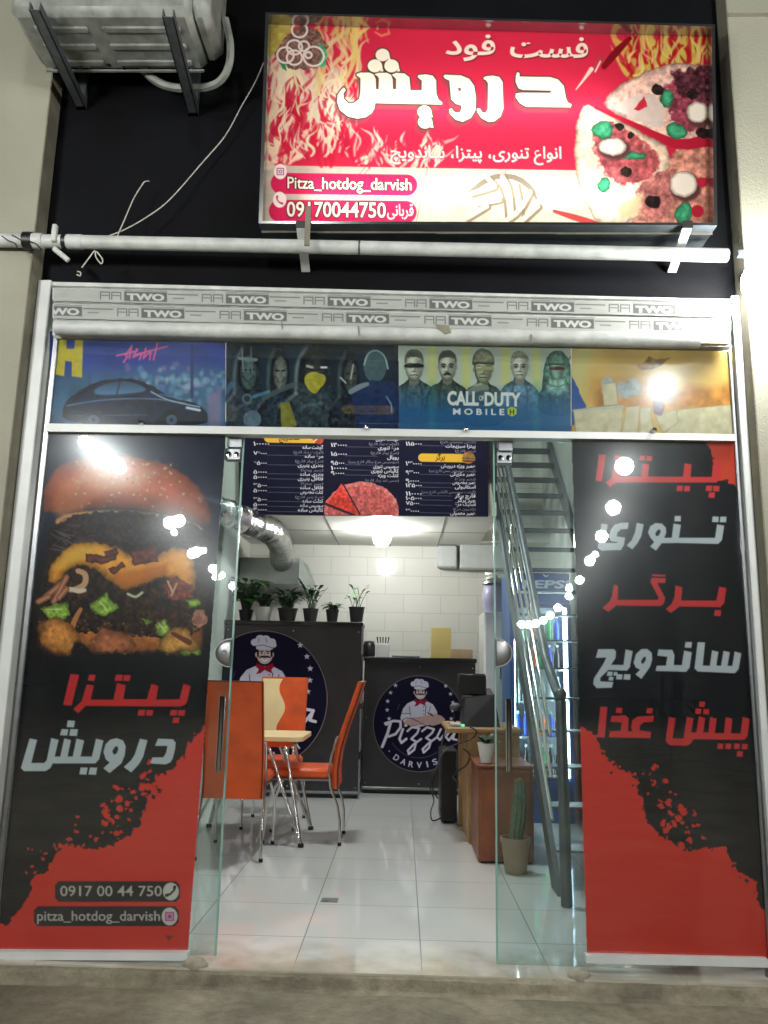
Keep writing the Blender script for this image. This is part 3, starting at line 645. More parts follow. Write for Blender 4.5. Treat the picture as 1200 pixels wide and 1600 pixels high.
def menu_list_poster():
    A = Art(886, 676, 1216, 1510, 1., (13, 14, 20))
    X, Y = A.X, A.Y
    A.c *= (.85 + .3 * fbm(X / 60, Y / 60, 14))[..., None]
    R = (214, 48, 36)
    bd = tf(880, 1040, 2.856, [(60, 255), (78, 265), (100, 285), (150, 320), (190, 400), (240, 455), (330, 500), (350, 600), (370, 680), (420, 750), (500, 800), (550, 825), (620, 820), (720, 805), (760, 900), (830, 945), (860, 960), (860, 1040), (890, 1090), (960, 1110)]) + [(1230, 1520), (870, 1520)]
    A.poly(bd, R, rough=6, rs=5, seed=21)
    for i in range(90):
        t = random.random(); x = 1010 + 60 * t + random.gauss(0, 14); y = 1215 + 90 * t + random.gauss(0, 16); r = random.uniform(1, 6.5)
        A.ell(x, y, r, r * random.uniform(.5, 1), R if random.random() < .55 else (24, 24, 29), random.uniform(0, 3), rough=2.5, rs=3, seed=i)
    for i in range(40):
        x = random.uniform(940, 1180); y = 1170 + (x - 940) * .9 + random.gauss(0, 12); A.ell(x, y, random.uniform(1, 4), 2, R if random.random() < .5 else (22, 22, 26), random.uniform(0, 3), rough=2, rs=3, seed=i)
    A.poly(tf(880, 660, 3.75, [(812, 60), (860, 150), (885, 220), (880, 300), (895, 350), (930, 335), (960, 340), (1000, 370), (1100, 430), (1100, 40)]), (204, 62, 38), rough=5, rs=5, seed=31)
    C1, C2 = (204, 52, 54), (186, 194, 200)
    def put(o, k, col, ps):
        for p in ps: A.poly(tf(o[0], o[1], k, p), col)
    put((910, 700), 5, C1, [[(128, 48), (185, 52), (152, 262), (102, 258)], [(256, 58), (300, 60), (295, 100), (250, 98)],
        [(250, 122), (298, 126), (285, 222), (458, 222), (468, 120), (522, 126), (512, 222), (785, 224), (798, 120), (852, 128), (845, 226), (1010, 226), (1022, 120), (1078, 128), (1072, 230), (1050, 270), (300, 270), (265, 272), (215, 305), (180, 270), (225, 235)],
        [(446, 58), (492, 60), (486, 100), (440, 98)], [(502, 60), (548, 62), (542, 102), (496, 100)], [(740, 294), (786, 294), (780, 338), (735, 336)], [(796, 296), (842, 296), (838, 340), (792, 338)],
        [(968, 294), (1016, 294), (1010, 338), (962, 336)], [(1022, 296), (1072, 296), (1068, 340), (1020, 338)], [(990, 346), (1036, 346), (1032, 390), (984, 388)]])
    put((910, 700), 5, C2, [[(1018, 534), (1066, 536), (1062, 580), (1012, 578)], [(1078, 536), (1126, 536), (1122, 580), (1072, 580)],
        [(1052, 596), (1108, 606), (1090, 720), (1060, 750), (740, 742), (620, 745), (575, 802), (528, 770), (560, 735), (530, 700), (512, 660), (530, 610), (570, 586), (620, 590), (652, 620), (656, 660), (640, 702), (698, 700), (712, 590), (770, 600), (755, 700), (1036, 702)],
        [(722, 530), (770, 530), (768, 574), (718, 572)], [(425, 584), (480, 596), (460, 690), (430, 745), (390, 792), (345, 762), (385, 720), (410, 660)],
        [(148, 590), (198, 596), (178, 742), (268, 742), (275, 735), (225, 728), (208, 700), (220, 640), (250, 600), (300, 584), (362, 582), (355, 632), (300, 636), (275, 660), (268, 690), (335, 700), (325, 760), (300, 798), (150, 802), (118, 780)]])
    put((910, 700), 5, (26, 28, 36), [[(570, 665), (590, 640), (605, 636), (612, 655), (595, 685), (575, 688)]])
    put((910, 880), 4.444, C1, [[(486, 76), (578, 80), (576, 94), (484, 90)], [(482, 100), (580, 104), (574, 138), (520, 136), (575, 240), (568, 278), (545, 298), (235, 294), (180, 338), (138, 310), (185, 270), (205, 230), (218, 150), (248, 156), (245, 254), (520, 254), (530, 240), (472, 130)],
        [(645, 154), (694, 166), (686, 258), (930, 260), (950, 162), (1000, 172), (985, 275), (960, 305), (675, 300), (615, 346), (578, 318), (620, 280), (640, 230)], [(920, 324), (964, 326), (960, 368), (914, 366)]])
    put((910, 880), 4.444, C2, [[(800, 548), (852, 550), (836, 710), (885, 712), (900, 605), (945, 615), (930, 710), (962, 712), (980, 608), (1024, 618), (1008, 712), (1040, 714), (1058, 612), (1104, 626), (1085, 735), (1060, 764), (800, 752), (778, 730)],
        [(716, 546), (762, 548), (756, 588), (710, 586)], [(528, 598), (625, 602), (640, 640), (635, 706), (690, 708), (706, 606), (760, 618), (745, 725), (720, 755), (508, 748), (516, 712), (580, 710), (590, 650), (520, 642)],
        [(355, 690), (372, 630), (410, 596), (450, 594), (482, 622), (485, 670), (470, 720), (410, 804), (368, 772), (400, 740), (370, 725)],
        [(110, 596), (220, 596), (234, 614), (230, 660), (200, 705), (285, 706), (300, 598), (350, 610), (330, 722), (310, 746), (180, 742), (125, 795), (125, 820), (215, 824), (205, 865), (100, 868), (75, 840), (80, 800), (150, 690), (165, 655), (92, 658)],
        [(176, 752), (212, 754), (206, 784), (168, 782)], [(220, 754), (246, 756), (240, 782), (214, 780)], [(240, 770), (280, 772), (275, 808), (232, 806)], [(290, 770), (335, 772), (330, 810), (284, 808)], [(186, 788), (218, 790), (212, 816), (180, 814)]])
    put((910, 880), 4.444, (26, 28, 36), [[(408, 680), (425, 652), (440, 650), (440, 672), (425, 695), (412, 698)]])
    q = lambda x, y: [(x, y), (x + 36, y + 2), (x + 32, y + 36), (x - 4, y + 34)]
    put((900, 1080), 4, C1, [[(152, 96), (196, 98), (180, 290), (134, 288)], [(252, 102), (290, 104), (286, 138), (248, 136)],
        [(222, 154), (310, 150), (330, 170), (325, 250), (352, 250), (345, 220), (352, 180), (385, 158), (488, 152), (482, 192), (420, 196), (400, 215), (398, 245), (470, 254), (465, 294), (205, 288), (212, 250), (280, 246), (285, 195), (215, 192)],
        [(445, 104), (482, 106), (476, 140), (438, 138)],
        [(580, 160), (622, 168), (604, 294), (672, 296), (692, 160), (735, 170), (720, 258), (752, 258), (768, 155), (808, 168), (795, 258), (828, 258), (838, 160), (880, 172), (868, 262), (925, 262), (936, 162), (978, 172), (968, 262), (1028, 264), (1042, 160), (1086, 172), (1072, 282), (1050, 304), (735, 300), (715, 330), (690, 342), (585, 338), (560, 310)],
        q(772, 64), q(748, 108), q(798, 110), q(886, 326), q(936, 326), q(990, 326), q(1038, 328), q(1008, 374)])
    return A

def bust(A, cx, top, w, h, skin, hair, cloth, hat=None, vis=None, beard=None, face=1):
    """a plain anonymous head and shoulders"""
    A.sm = 2; r = w * .5; Hh = w * 1.38; dk = lambda c, k: tuple(v * k for v in c); G = lambda *p: [(cx + x * r, top + y * Hh) for x, y in p]
    A.poly(G((-2.5, 2.6), (-2.2, 1.5), (-1.6, 1.2), (-.6, 1.0), (-.5, .8), (.5, .8), (.6, 1.0), (1.6, 1.2), (2.2, 1.5), (2.5, 2.6)), cloth, tex=.5, ts=5, rough=2, vol=9)
    for s in (-1, 1): A.line(G((s * .5, 1.0), (s * .9, 1.5), (s * .7, 2.4)), 3, dk(cloth, .6), .7, feather=3); A.line(G((s * 1.5, 1.25), (s * 1.2, 1.8)), 4, dk(cloth, 1.35), .5, feather=4)
    A.poly(G((-.45, .75), (.45, .75), (.5, 1.08), (0, 1.2), (-.5, 1.08)), dk(skin, .62), feather=2)
    for s in (-1, 1): A.ell(cx + s * r * .92, top + Hh * .5, r * .13, Hh * .1, dk(skin, .8))
    A.poly(G((-.86, .2), (-.9, .5), (-.78, .75), (-.42, .97), (0, 1.02), (.42, .97), (.78, .75), (.9, .5), (.86, .2), (.5, .02), (-.5, .02)), skin, tex=.12, ts=5, vol=6)
    A.poly(G((.25, .2), (.9, .2), (.88, .55), (.74, .78), (.4, .95), (.2, .7)), dk(skin, .68), feather=7, a=.8)
    A.poly(G((-.95, .42), (-.95, .1), (-.6, -.1), (0, -.16), (.6, -.1), (.95, .1), (.95, .42), (.84, .3), (.7, .16), (-.2, .12), (-.7, .18), (-.84, .3)), hair, rough=1.2, rs=3, tex=.5, ts=3)
    if face:
        for s in (-1, 1):
            A.ell(cx + s * r * .4, top + Hh * .47, r * .27, Hh * .07, dk(skin, .55), feather=3); A.line(G((s * .16, .40), (s * .42, .37), (s * .66, .41)), [1.5, 2.6, 1.4], dk(hair, .6), .95)
            A.ell(cx + s * r * .4, top + Hh * .48, r * .12, Hh * .03, (24, 26, 24)); A.line(G((s * .3, .66), (s * .5, .82)), 2, dk(skin, .75), .6, feather=3)
        A.line(G((.06, .46), (.12, .62), (-.05, .66)), 2.2, dk(skin, .6), .8, feather=2); A.line(G((-.2, .67), (.2, .67)), 1.8, dk(skin, .5), .8)
        A.line(G((-.32, .8), (0, .785), (.32, .8)), 2., dk(skin, .42)); A.line(G((-.2, .86), (.2, .86)), 1.6, dk(skin, .75), .7)
        A.poly(G((-.84, .6), (-.5, .84), (0, .9), (.5, .84), (.84, .6), (.7, .82), (.4, .98), (0, 1.03), (-.4, .98), (-.7, .82)), dk(hair, .9), feather=4, a=.45)
    if beard: A.line(G((-.36, .78), (-.1, .735), (.1, .735), (.36, .78)), [2, 4, 4, 2], beard)
    if vis: A.line(G((-.82, .46), (0, .44), (.82, .46)), [Hh * .12, Hh * .18, Hh * .12], vis); A.line(G((-.6, .43), (-.2, .42)), 1.6, tuple(min(255, v + 70) for v in vis), .7)
    if hat:
        A.poly(G((-1.12, .36), (-1.1, .05), (-.7, -.2), (0, -.28), (.7, -.2), (1.1, .05), (1.12, .36), (.8, .3), (-.8, .3)), hat, tex=.35, ts=4, rough=1, vol=6); A.line(G((-1.05, .26), (1.05, .26)), 2, dk(hat, .5)); A.line(G((-.9, .3), (-.6, .95), (0, 1.08)), 1.6, dk(hat, .6))
def transom_art(i):
    pass
    if i == 0:      # night street and a dark sports car
        A = Art(72, 514, 356, 676, 1.1, (42, 66, 150)); X, Y = A.X, A.Y
        A.c *= (.75 + .5 * fbm(X / 40, Y / 30, 3))[..., None]
        A.poly([(70, 585), (360, 575), (360, 680), (70, 680)], (62, 104, 140), feather=30, tex=.2, ts=30)
        for k in range(130):
            x = random.uniform(195, 350); y = random.gauss(600, 14); A.ell(x, y, random.uniform(1.5, 6), random.uniform(2, 7), random.choice([(120, 170, 200), (90, 140, 190), (160, 190, 210), (60, 90, 160), (150, 120, 170)]), a=.5, feather=4)
        A.line([(300, 540), (300, 620)], 5, (30, 44, 90), .7); A.line([(140, 585), (142, 660)], 6, (40, 80, 120), .4)
        A.poly([(84, 520), (104, 522), (104, 545), (116, 545), (118, 524), (130, 526), (128, 590), (112, 588), (112, 565), (102, 564), (100, 588), (82, 584)], (206, 190, 60), tex=.08)
        A.sm = 2
        A.poly([(96, 664), (98, 632), (120, 612), (150, 596), (190, 590), (222, 594), (246, 608), (268, 622), (300, 628), (320, 638), (326, 652), (322, 666)], (16, 26, 54), rough=1.5, tex=.35, ts=14, vol=12)
        A.poly([(146, 608), (168, 598), (192, 595), (216, 599), (234, 611), (196, 616), (148, 618)], (66, 104, 140), feather=3, grad=-.6); A.line([(188, 595), (182, 617)], 2, (16, 26, 54))
        A.line([(104, 634), (160, 624), (240, 622), (290, 630)], 2, (120, 160, 196), .8, feather=2); A.line([(236, 612), (262, 626), (312, 636)], 2.2, (170, 200, 224), .85); A.line([(110, 650), (230, 648)], 1.5, (70, 110, 150), .7)
        for wx in (146, 268): A.ell(wx, 656, 17, 15, (10, 14, 26)); A.ell(wx, 656, 9, 8, (74, 96, 124)); A.ell(wx, 656, 3, 3, (20, 30, 50))
        A.line([(292, 637), (312, 641)], 4, (206, 226, 244), feather=2); A.line([(300, 652), (320, 654)], 5, (8, 12, 26)); A.line([(250, 616), (284, 624)], 3, (110, 150, 190), .6, feather=3)
        A.poly([(324, 614), (345, 612), (345, 676), (326, 676)], (150, 120, 160), a=.6, feather=6)
        A.sm = 0; P = (226, 96, 160)
        for p in [[(196, 556), (206, 540), (202, 560)], [(182, 556), (215, 548)], [(214, 545), (208, 558), (222, 552), (218, 562)], [(228, 544), (224, 560), (236, 548), (234, 562)], [(246, 536), (240, 562)], [(212, 554), (262, 541)], [(193, 566), (200, 556)]]: A.line(p, 2.6, P)
    elif i == 1:    # a row of hooded fighters in the dark, kept anonymous
        A = Art(346, 522, 628, 678, 1.1, (24, 40, 54)); X, Y = A.X, A.Y
        A.c *= (.7 + .6 * fbm(X / 50, Y / 40, 8))[..., None]
        A.poly([(346, 640), (628, 640), (628, 690), (346, 690)], (26, 60, 110), feather=60, a=.8)
        A.sm = 2
        def hooded(cx, top, w, h, rim, inner, cl):
            A.poly([(cx - w * 1.1, top + h), (cx - w * .95, top + h * .66), (cx - w * .5, top + h * .52), (cx - w * .52, top + h * .25), (cx - w * .3, top + h * .04), (cx, top), (cx + w * .3, top + h * .05), (cx + w * .5, top + h * .28), (cx + w * .5, top + h * .52), (cx + w * 1., top + h * .68), (cx + w * 1.15, top + h)], cl, rough=2, tex=.7, ts=5, vol=16)
            A.line([(cx - w * .5, top + h * .55), (cx - w * .48, top + h * .22), (cx - w * .2, top + h * .04)], [4, 6, 3], rim, .6, feather=5)
            A.poly([(cx - w * .42, top + h * .42), (cx - w * .36, top + h * .16), (cx, top + h * .06), (cx + w * .36, top + h * .18), (cx + w * .4, top + h * .45), (cx, top + h * .56)], (14, 18, 22), feather=6, a=.8)
            A.ell(cx + 2, top + h * .32, w * .33, h * .2, inner, tex=.5, ts=4, vol=6)
            for s in (-1, 1): A.line([(cx + 2 + s * w * .07, top + h * .29), (cx + 2 + s * w * .22, top + h * .285)], 2.4, (12, 16, 18), .9); A.line([(cx + 2 + s * w * .05, top + h * .42), (cx + 2 + s * w * .2, top + h * .36)], 2, tuple(v * .5 for v in inner), .8)
            A.line([(cx - w * .95, top + h * .7), (cx - w * .5, top + h * .56)], 4, rim, .5, feather=5); A.line([(cx - w * .3, top + h * .7), (cx + w * .2, top + h * .66)], 4, rim, .3, feather=5)
        hooded(386, 538, 40, 138, (130, 150, 156), (66, 84, 84), (38, 52, 62)); A.line([(374, 560), (400, 562)], 5, (110, 126, 124)); A.line([(378, 545), (380, 580)], 2, (120, 138, 140)); A.line([(392, 543), (394, 580)], 2, (96, 112, 118)); A.line([(348, 620), (362, 600)], 8, (60, 110, 150), .7)
        hooded(436, 540, 34, 136, (120, 140, 140), (92, 100, 92), (30, 44, 54)); A.ell(386, 623, 8, 8, (90, 110, 120)); A.ell(386, 623, 5, 5, (40, 54, 62)); A.line([(396, 620), (420, 612)], 5, (90, 150, 180), .7)
        hooded(490, 536, 56, 142, (170, 186, 188), (40, 44, 44), (44, 58, 64))
        A.poly([(474, 588), (486, 580), (504, 584), (512, 592), (500, 608), (490, 618), (478, 604)], (166, 160, 52), rough=1.5, tex=.2); A.line([(480, 572), (488, 574)], 4, (180, 170, 150)); A.line([(502, 574), (510, 574)], 3, (220, 220, 210))
        A.poly([(438, 630), (452, 628), (464, 665), (440, 672)], (128, 130, 50), tex=.2); A.line([(412, 622), (440, 608), (462, 600)], 8, (78, 92, 96), .8); A.ell(394, 655, 14, 14, (90, 112, 130), tex=.2)
        hooded(546, 546, 32, 132, (110, 126, 124), (58, 66, 62), (28, 40, 48)); A.line([(532, 590), (540, 598)], 2.5, (180, 180, 170)); A.line([(552, 570), (548, 592)], 2.5, (170, 170, 160))
        A.ell(586, 572, 18, 26, (66, 90, 94), tex=.15); A.line([(569, 570), (574, 552), (588, 546), (602, 556), (606, 576)], 2.5, (150, 176, 176)); A.poly([(548, 612), (580, 594), (616, 596), (630, 620), (630, 680), (560, 680)], (30, 48, 84), tex=.3); A.line([(548, 612), (562, 604), (574, 600)], [8, 9, 6], (120, 136, 146)); A.line([(604, 620), (612, 632), (612, 644)], 2.5, (130, 160, 190), .8)
    elif i == 2:    # five anonymous soldiers above the lettering
        A = Art(618, 530, 898, 684, 1.3, (176, 190, 176)); X, Y = A.X, A.Y
        A.c *= (.88 + .2 * fbm(X / 40, Y / 50, 18))[..., None]
        for x in (675, 728, 790, 838): A.line([(x, 532), (x, 650)], 9, (196, 200, 80), .7, feather=12)
        SK = (170, 178, 160)
        bust(A, 755, 556, 31, 100, (150, 158, 134), (98, 104, 82), (76, 86, 70), hat=(112, 118, 94), vis=(150, 150, 104))
        bust(A, 812, 554, 29, 100, (186, 192, 176), (128, 132, 114), (92, 124, 140))
        bust(A, 647, 552, 31, 106, (176, 184, 166), (70, 76, 64), (70, 88, 92), vis=(30, 32, 30))
        bust(A, 699, 553, 30, 104, (174, 182, 164), (60, 64, 52), (62, 74, 60), beard=(44, 46, 38))
        A.line([(735, 612), (748, 604), (760, 606)], [9, 14, 8], (128, 136, 114), feather=2); A.line([(742, 602), (752, 600)], 3, (160, 166, 140))
        A.poly([(846, 610), (850, 566), (862, 548), (880, 548), (892, 570), (896, 612), (890, 640), (850, 636)], (84, 128, 114), rough=2, tex=.5, ts=5, vol=9)
        bust(A, 870, 560, 25, 104, (120, 156, 142), (74, 108, 98), (62, 96, 96), hat=(92, 134, 118), vis=(74, 40, 40), face=0)
        A.poly([(856, 588), (870, 592), (884, 588), (890, 612), (872, 622), (850, 612)], (126, 166, 152), tex=.4, ts=4, vol=7); A.line([(856, 600), (872, 606), (886, 598)], 2, (80, 116, 104), .8); A.line([(886, 566), (895, 552)], 2, (60, 90, 84))
        A.sm = 0
        sl = A.win(618, 530, 898, 684); m = np.clip((A.Y[sl] - 600) / 46, 0, 1); A.blend(sl, m * .93, (38, 92, 140))
        for x in (675, 838): A.line([(x, 600), (x, 670)], 8, (60, 150, 150), .35, feather=12)
        L = (212, 220, 216)
        A.text('CALL', 699, 748, 633.5, 23, L, .018, .045, yb_by_box=True, skew=0); A.text('DUTY', 757, 814, 634.5, 22, L, .018, .045, yb_by_box=True)
        A.text('OF', 748.5, 756, 626, 8, L, 0, .02, yb_by_box=True)
        A.text('M O B I L E', 708, 788, 648, 10, L, .01, .03, yb_by_box=True)
        A.poly([(800, 635.5), (807, 639), (807, 647), (800, 651), (793, 647), (793, 639)], (170, 196, 60)); A.line([(797.5, 640), (797.5, 647)], 1.8, (50, 70, 40)); A.line([(802.5, 640), (802.5, 647)], 1.8, (50, 70, 40)); A.line([(797, 643.5), (803, 643.5)], 1.4, (50, 70, 40))
    else:           # sunny scatter of paper blocks, a bird above
        A = Art(886, 538, 1150, 690, 1.1, (206, 168, 84)); X, Y = A.X, A.Y
        A.c *= (.85 + .3 * fbm(X / 50, Y / 30, 28))[..., None]
        A.poly([(886, 540), (930, 540), (905, 640), (886, 640)], (196, 186, 120), feather=20)
        A.poly([(892, 585), (905, 610), (916, 635), (900, 662), (886, 670)], (40, 80, 150), rough=2)
        A.poly([(930, 596), (990, 590), (1050, 600), (1110, 605), (1150, 600), (1150, 640), (930, 640)], (190, 128, 50), feather=14, tex=.3, ts=14)
        for cx, cy in [(950, 604), (975, 610), (990, 604), (1040, 600)]: A.ell(cx, cy, 12, 14, (150, 176, 190), rough=4, tex=.2, a=.8)
        for p in [[(896, 640), (975, 632), (970, 676), (900, 676)], [(978, 636), (1000, 634), (996, 678), (972, 678)], [(1000, 638), (1016, 636), (1022, 678), (1000, 678)], [(1060, 640), (1145, 632), (1148, 678), (1040, 680)], [(1024, 650), (1056, 640), (1060, 660), (1036, 676)], [(940, 600), (962, 598), (966, 632), (944, 634)]]:
            A.poly(p, (204, 196, 160), tex=.12, ts=9); A.line(p, 1.2, (150, 140, 110), .7, closed=True)
        A.line([(892, 642), (976, 636)], 2.5, (150, 190, 190), .7)
        A.poly([(994, 572), (1006, 566), (1014, 556), (1026, 562), (1048, 558), (1032, 572), (1016, 578), (1002, 578)], (140, 110, 66), rough=2, tex=.4)
        A.poly([(1020, 628), (1032, 620), (1040, 632), (1034, 650), (1022, 646)], (110, 90, 110), rough=2, tex=.3); A.ell(1030, 612, 8, 9, (200, 170, 140))
    # see-through look of the thin print is left to the glass
    return A

def board_art():
    A = Art(372, 600, 764, 809, 1.6, (26, 26, 44)); X, Y = A.X, A.Y
    A.c *= (.9 + .2 * fbm(X / 40, Y / 40, 2))[..., None]
    W = (216, 214, 220); Gd = (150, 148, 160)
    fa = lambda s: ''.join(chr(0x6F0 + int(c)) if c.isdigit() else c for c in s)
    def col(xp, prices, xr, names, notes, rule):
        for y, p in prices: A.text(fa(p), xp, xp + 4.2 * len(p), y + 3, 8.6, W, .01, .02)
        for y, n in names: A.text(shape(n), xr - 3.6 * len(n), xr, y + 2, 7.4, W, .01, .02)
        for y, n in notes: A.text(shape(n), xr - 2.9 * len(n), xr, y + 2, 5.8, Gd, .01)
        for y, _ in prices: A.line([(xp + 22, y + 3), (rule, y + 4)], .8, (92, 92, 112), .9)
    col(396, [(640, '120000'), (665, '95000'), (693, '100000'), (708, '76000'), (723, '65000'), (737, '50000'), (745, '50000'), (758, '35000'), (766, '50000'), (780, '35000'), (788, '50000'), (796, '40000')], 505,
        [(699, 'گوشت ساده'), (713, 'مرغ ساده'), (727, 'بندری پنیری'), (741, 'بندری ساده'), (748, 'فلافل پنیری'), (762, 'فلافل ساده'), (769, 'کتلت مخصوص'), (783, 'کتلت ساده'), (790, 'سوسیس ساده'), (797, 'کالباس ساده')],
        [(706, '(گوشت پیاز قارچ)'), (720, '(مرغ پیاز قارچ)'), (734, '(پنیر پیتزا)'), (755, '(پنیر پیتزا)'), (776, '(مرغ پنیر قارچ)')], 478)
    col(517, [(655, '150000'), (683, '155000'), (695, '140000'), (709, '150000'), (723, '95000'), (731, '100000'), (739, '90000')], 623,
        [(686, 'گوشت تنوری'), (700, 'مرغ تنوری'), (715, 'رویال'), (729, 'سوسیس تنوری'), (736, 'کالباس تنوری'), (743, 'کتلت ویژه')], [(693, '(گوشت پیاز قارچ)'), (707, '(مرغ پیاز قارچ)'), (721, '(سوسیس مرغ سالار قارچ پنیر)'), (750, '(سس تند پیاز قارچ)')], 590)
    col(634, [(655, '110000'), (693, '115000'), (724, '130000'), (738, '93000'), (751, '90000'), (758, '125000'), (771, '110000'), (778, '105000'), (786, '75000'), (798, '30000')], 743,
        [(697, 'پیتزا سبزیجات'), (728, 'همبر ویژه درویش'), (741, 'همبر مکزیکی'), (754, 'همبر مخصوص'), (761, 'استانبولی'), (775, 'قارچ برگر'), (782, 'چیز برگر'), (788, 'استیک مرغ'), (802, 'همبر معمولی')],
        [(690, '(کالباس مخصوص قارچ)'), (704, '(پنیر قارچ)'), (735, '(گوشت مخصوص سس قارچ پنیر)'), (748, '(پنیر ویژه)'), (768, '(گوشت سوسیس کالباس قارچ پنیر)'), (795, '(ژامبون مرغ)')], 706)
    for x0, y0, x1, wd in ((420, 684, 492, 15), (660, 715, 732, 13), (540, 640, 610, 14)): A.line([(x0, y0), (x1, y0 + 1)], wd, (208, 164, 56))
    A.text(shape('ساندویچ'), 436, 468, 687, 12, (40, 30, 30), .01, .02); A.text(shape('برگر'), 680, 695, 718, 12, (40, 30, 30), .01, .02); A.text(shape('پیتزا'), 556, 590, 643, 12, (40, 30, 30), 0, .02)
    A.ell(497, 686, 9, 7, (170, 70, 52), .5, rough=2, tex=.3); A.line([(490, 690), (503, 680)], 2, (220, 190, 150))
    A.ell(732, 715, 10, 9, (150, 104, 60), rough=1.5, tex=.3); A.line([(723, 716), (741, 717)], 2.5, (80, 90, 50)); A.line([(723, 720), (741, 721)], 2, (70, 40, 30))
    # the pizza
    A.ell(565, 800, 59, 47, (190, 108, 104), rough=2, tex=.35, ts=4); A.ell(565, 801, 53, 42, (176, 84, 82), rough=3, tex=.5, ts=3.5, a=.8)
    A.poly([(534, 756), (508, 788), (562, 806)], (196, 66, 56), rough=2, tex=.4, ts=4)
    A.line([(536, 756), (563, 805)], 2.5, (58, 38, 50)); A.line([(508, 787), (560, 808)], 4, (58, 38, 50))
    return A

def chef_art(A, f, dim=1.):
    """round emblem: moustached cook with folded arms over brush lettering; f maps emblem coordinates to pixels"""
    g = lambda pts: [f(*p) for p in pts]
    k = math.hypot(*(np.array(f(1, 0)) - np.array(f(0, 0))))
    ang = np.linspace(0, 2 * math.pi, 64, endpoint=False)
    A.poly(g([(620 + 462 * math.cos(t), 605 + 490 * math.sin(t)) for t in ang]), (24, 22, 44))
    A.line(g([(620 + 466 * math.cos(t), 605 + 494 * math.sin(t)) for t in ang]), 8 * k, (126, 112, 110), closed=True)
    A.line(g([(620 + 330 * math.cos(t), 605 + 350 * math.sin(t)) for t in np.linspace(.62, 2.55, 20)]), 6 * k, (92, 88, 104))
    W = (206, 206, 226); D = (20, 18, 34)
    for x, y in [(380, 210), (330, 285), (300, 372), (295, 462), (315, 552), (890, 215), (938, 298), (962, 385), (960, 470), (945, 552)]:
        A.poly(g([(x + (24 if i % 2 == 0 else 10) * math.sin(i * math.pi / 5), y - (24 if i % 2 == 0 else 10) * math.cos(i * math.pi / 5)) for i in range(10)]), W)
    # coat
    A.poly(g([(560, 368), (500, 395), (455, 450), (430, 540), (440, 600), (600, 640), (800, 600), (802, 480), (760, 405), (690, 368)]), W, tex=.04)
    for p in [[(520, 430), (530, 520)], [(690, 420), (680, 520)], [(735, 430), (715, 500)], [(445, 500), (530, 498)], [(430, 580), (480, 545), (560, 545)]]: A.line(g(p), 6 * k, (60, 60, 92))
    for y in (430, 470, 505): A.ell(*f(665, y), 5 * k, 6 * k, (80, 80, 110))
    A.line(g([(400, 460), (420, 400)]), 0.1, W)
    # arms
    SK = (196, 160, 156)
    A.poly(g([(450, 610), (500, 548), (640, 530), (780, 500), (850, 525), (885, 560), (850, 600), (760, 625), (640, 600), (560, 625), (480, 630)]), SK, tex=.05)
    A.line(g([(530, 545), (600, 575), (640, 600), (700, 625)]), 7 * k, (70, 46, 60)); A.line(g([(450, 600), (520, 630), (640, 610)]), 5 * k, (90, 60, 70))
    for i in range(4): A.line(g([(700 + i * 14, 490 + i * 2), (745 + i * 6, 520 + i * 4)]), 5 * k, (70, 46, 60))
    # head
    A.ell(*f(632, 285), 58 * k, 68 * k, (206, 190, 190)); A.ell(*f(572, 285), 10 * k, 18 * k, (196, 170, 170)); A.ell(*f(690, 285), 10 * k, 18 * k, (196, 170, 170))
    A.poly(g([(575, 250), (590, 250), (590, 300), (578, 300)]), D); A.poly(g([(672, 250), (690, 250), (688, 300), (676, 300)]), D)
    A.line(g([(598, 262), (622, 258)]), 7 * k, D); A.line(g([(640, 258), (666, 262)]), 7 * k, D); A.ell(*f(611, 273), 7 * k, 5 * k, D); A.ell(*f(654, 273), 7 * k, 5 * k, D)
    A.line(g([(633, 270), (628, 292), (638, 296)]), 5 * k, (140, 110, 116))
    A.line(g([(592, 305), (612, 298), (632, 302), (652, 298), (674, 305)]), [7 * k, 14 * k, 12 * k, 14 * k, 7 * k], D); A.line(g([(610, 322), (632, 330), (656, 322)]), 7 * k, (240, 236, 240))
    # hat
    A.poly(g([(572, 246), (565, 205), (692, 205), (690, 246)]), W)
    for x, y, r in [(562, 195, 30), (600, 172, 34), (640, 175, 34), (682, 195, 32), (698, 215, 20), (620, 195, 40)]: A.ell(*f(x, y), r * k, r * k * .9, W)
    A.line(g([(560, 222), (620, 214), (700, 240)]), 5 * k, (90, 90, 124)); A.line(g([(590, 165), (585, 195)]), 5 * k, (110, 110, 144)); A.line(g([(640, 165), (648, 195)]), 5 * k, (110, 110, 144))
    # scarf
    A.poly(g([(575, 345), (632, 372), (690, 345), (700, 372), (680, 395), (690, 422), (650, 405), (632, 395), (600, 420), (568, 425), (590, 392), (566, 368)]), (150, 28, 52))
    # brush lettering
    strokes = [([(285, 610), (330, 590), (300, 700), (245, 840)], 30), ([(275, 600), (360, 575), (430, 580), (432, 640), (380, 710), (310, 735)], 26),
               ([(455, 660), (420, 760), (440, 800), (490, 760)], 26), ([(480, 625), (490, 622)], 22),
               ([(500, 680), (545, 640), (620, 650), (600, 700), (540, 760), (590, 790), (570, 870), (515, 915), (505, 880), (560, 820), (640, 760)], 22),
               ([(650, 680), (700, 640), (770, 660), (750, 700), (690, 750), (740, 780), (720, 850), (665, 900), (655, 865), (710, 810), (790, 750)], 22),
               ([(840, 660), (800, 740), (830, 770), (870, 720), (905, 650)], 22), ([(985, 690), (930, 680), (890, 740), (920, 775), (980, 700), (960, 760), (1000, 770)], 22)]
    for p, wd in strokes: A.line(g([(x + 12, y + 10) for x, y in p]), (wd + 16) * k, D)
    for p, wd in strokes: A.line(g(p), wd * k, (222, 214, 236))
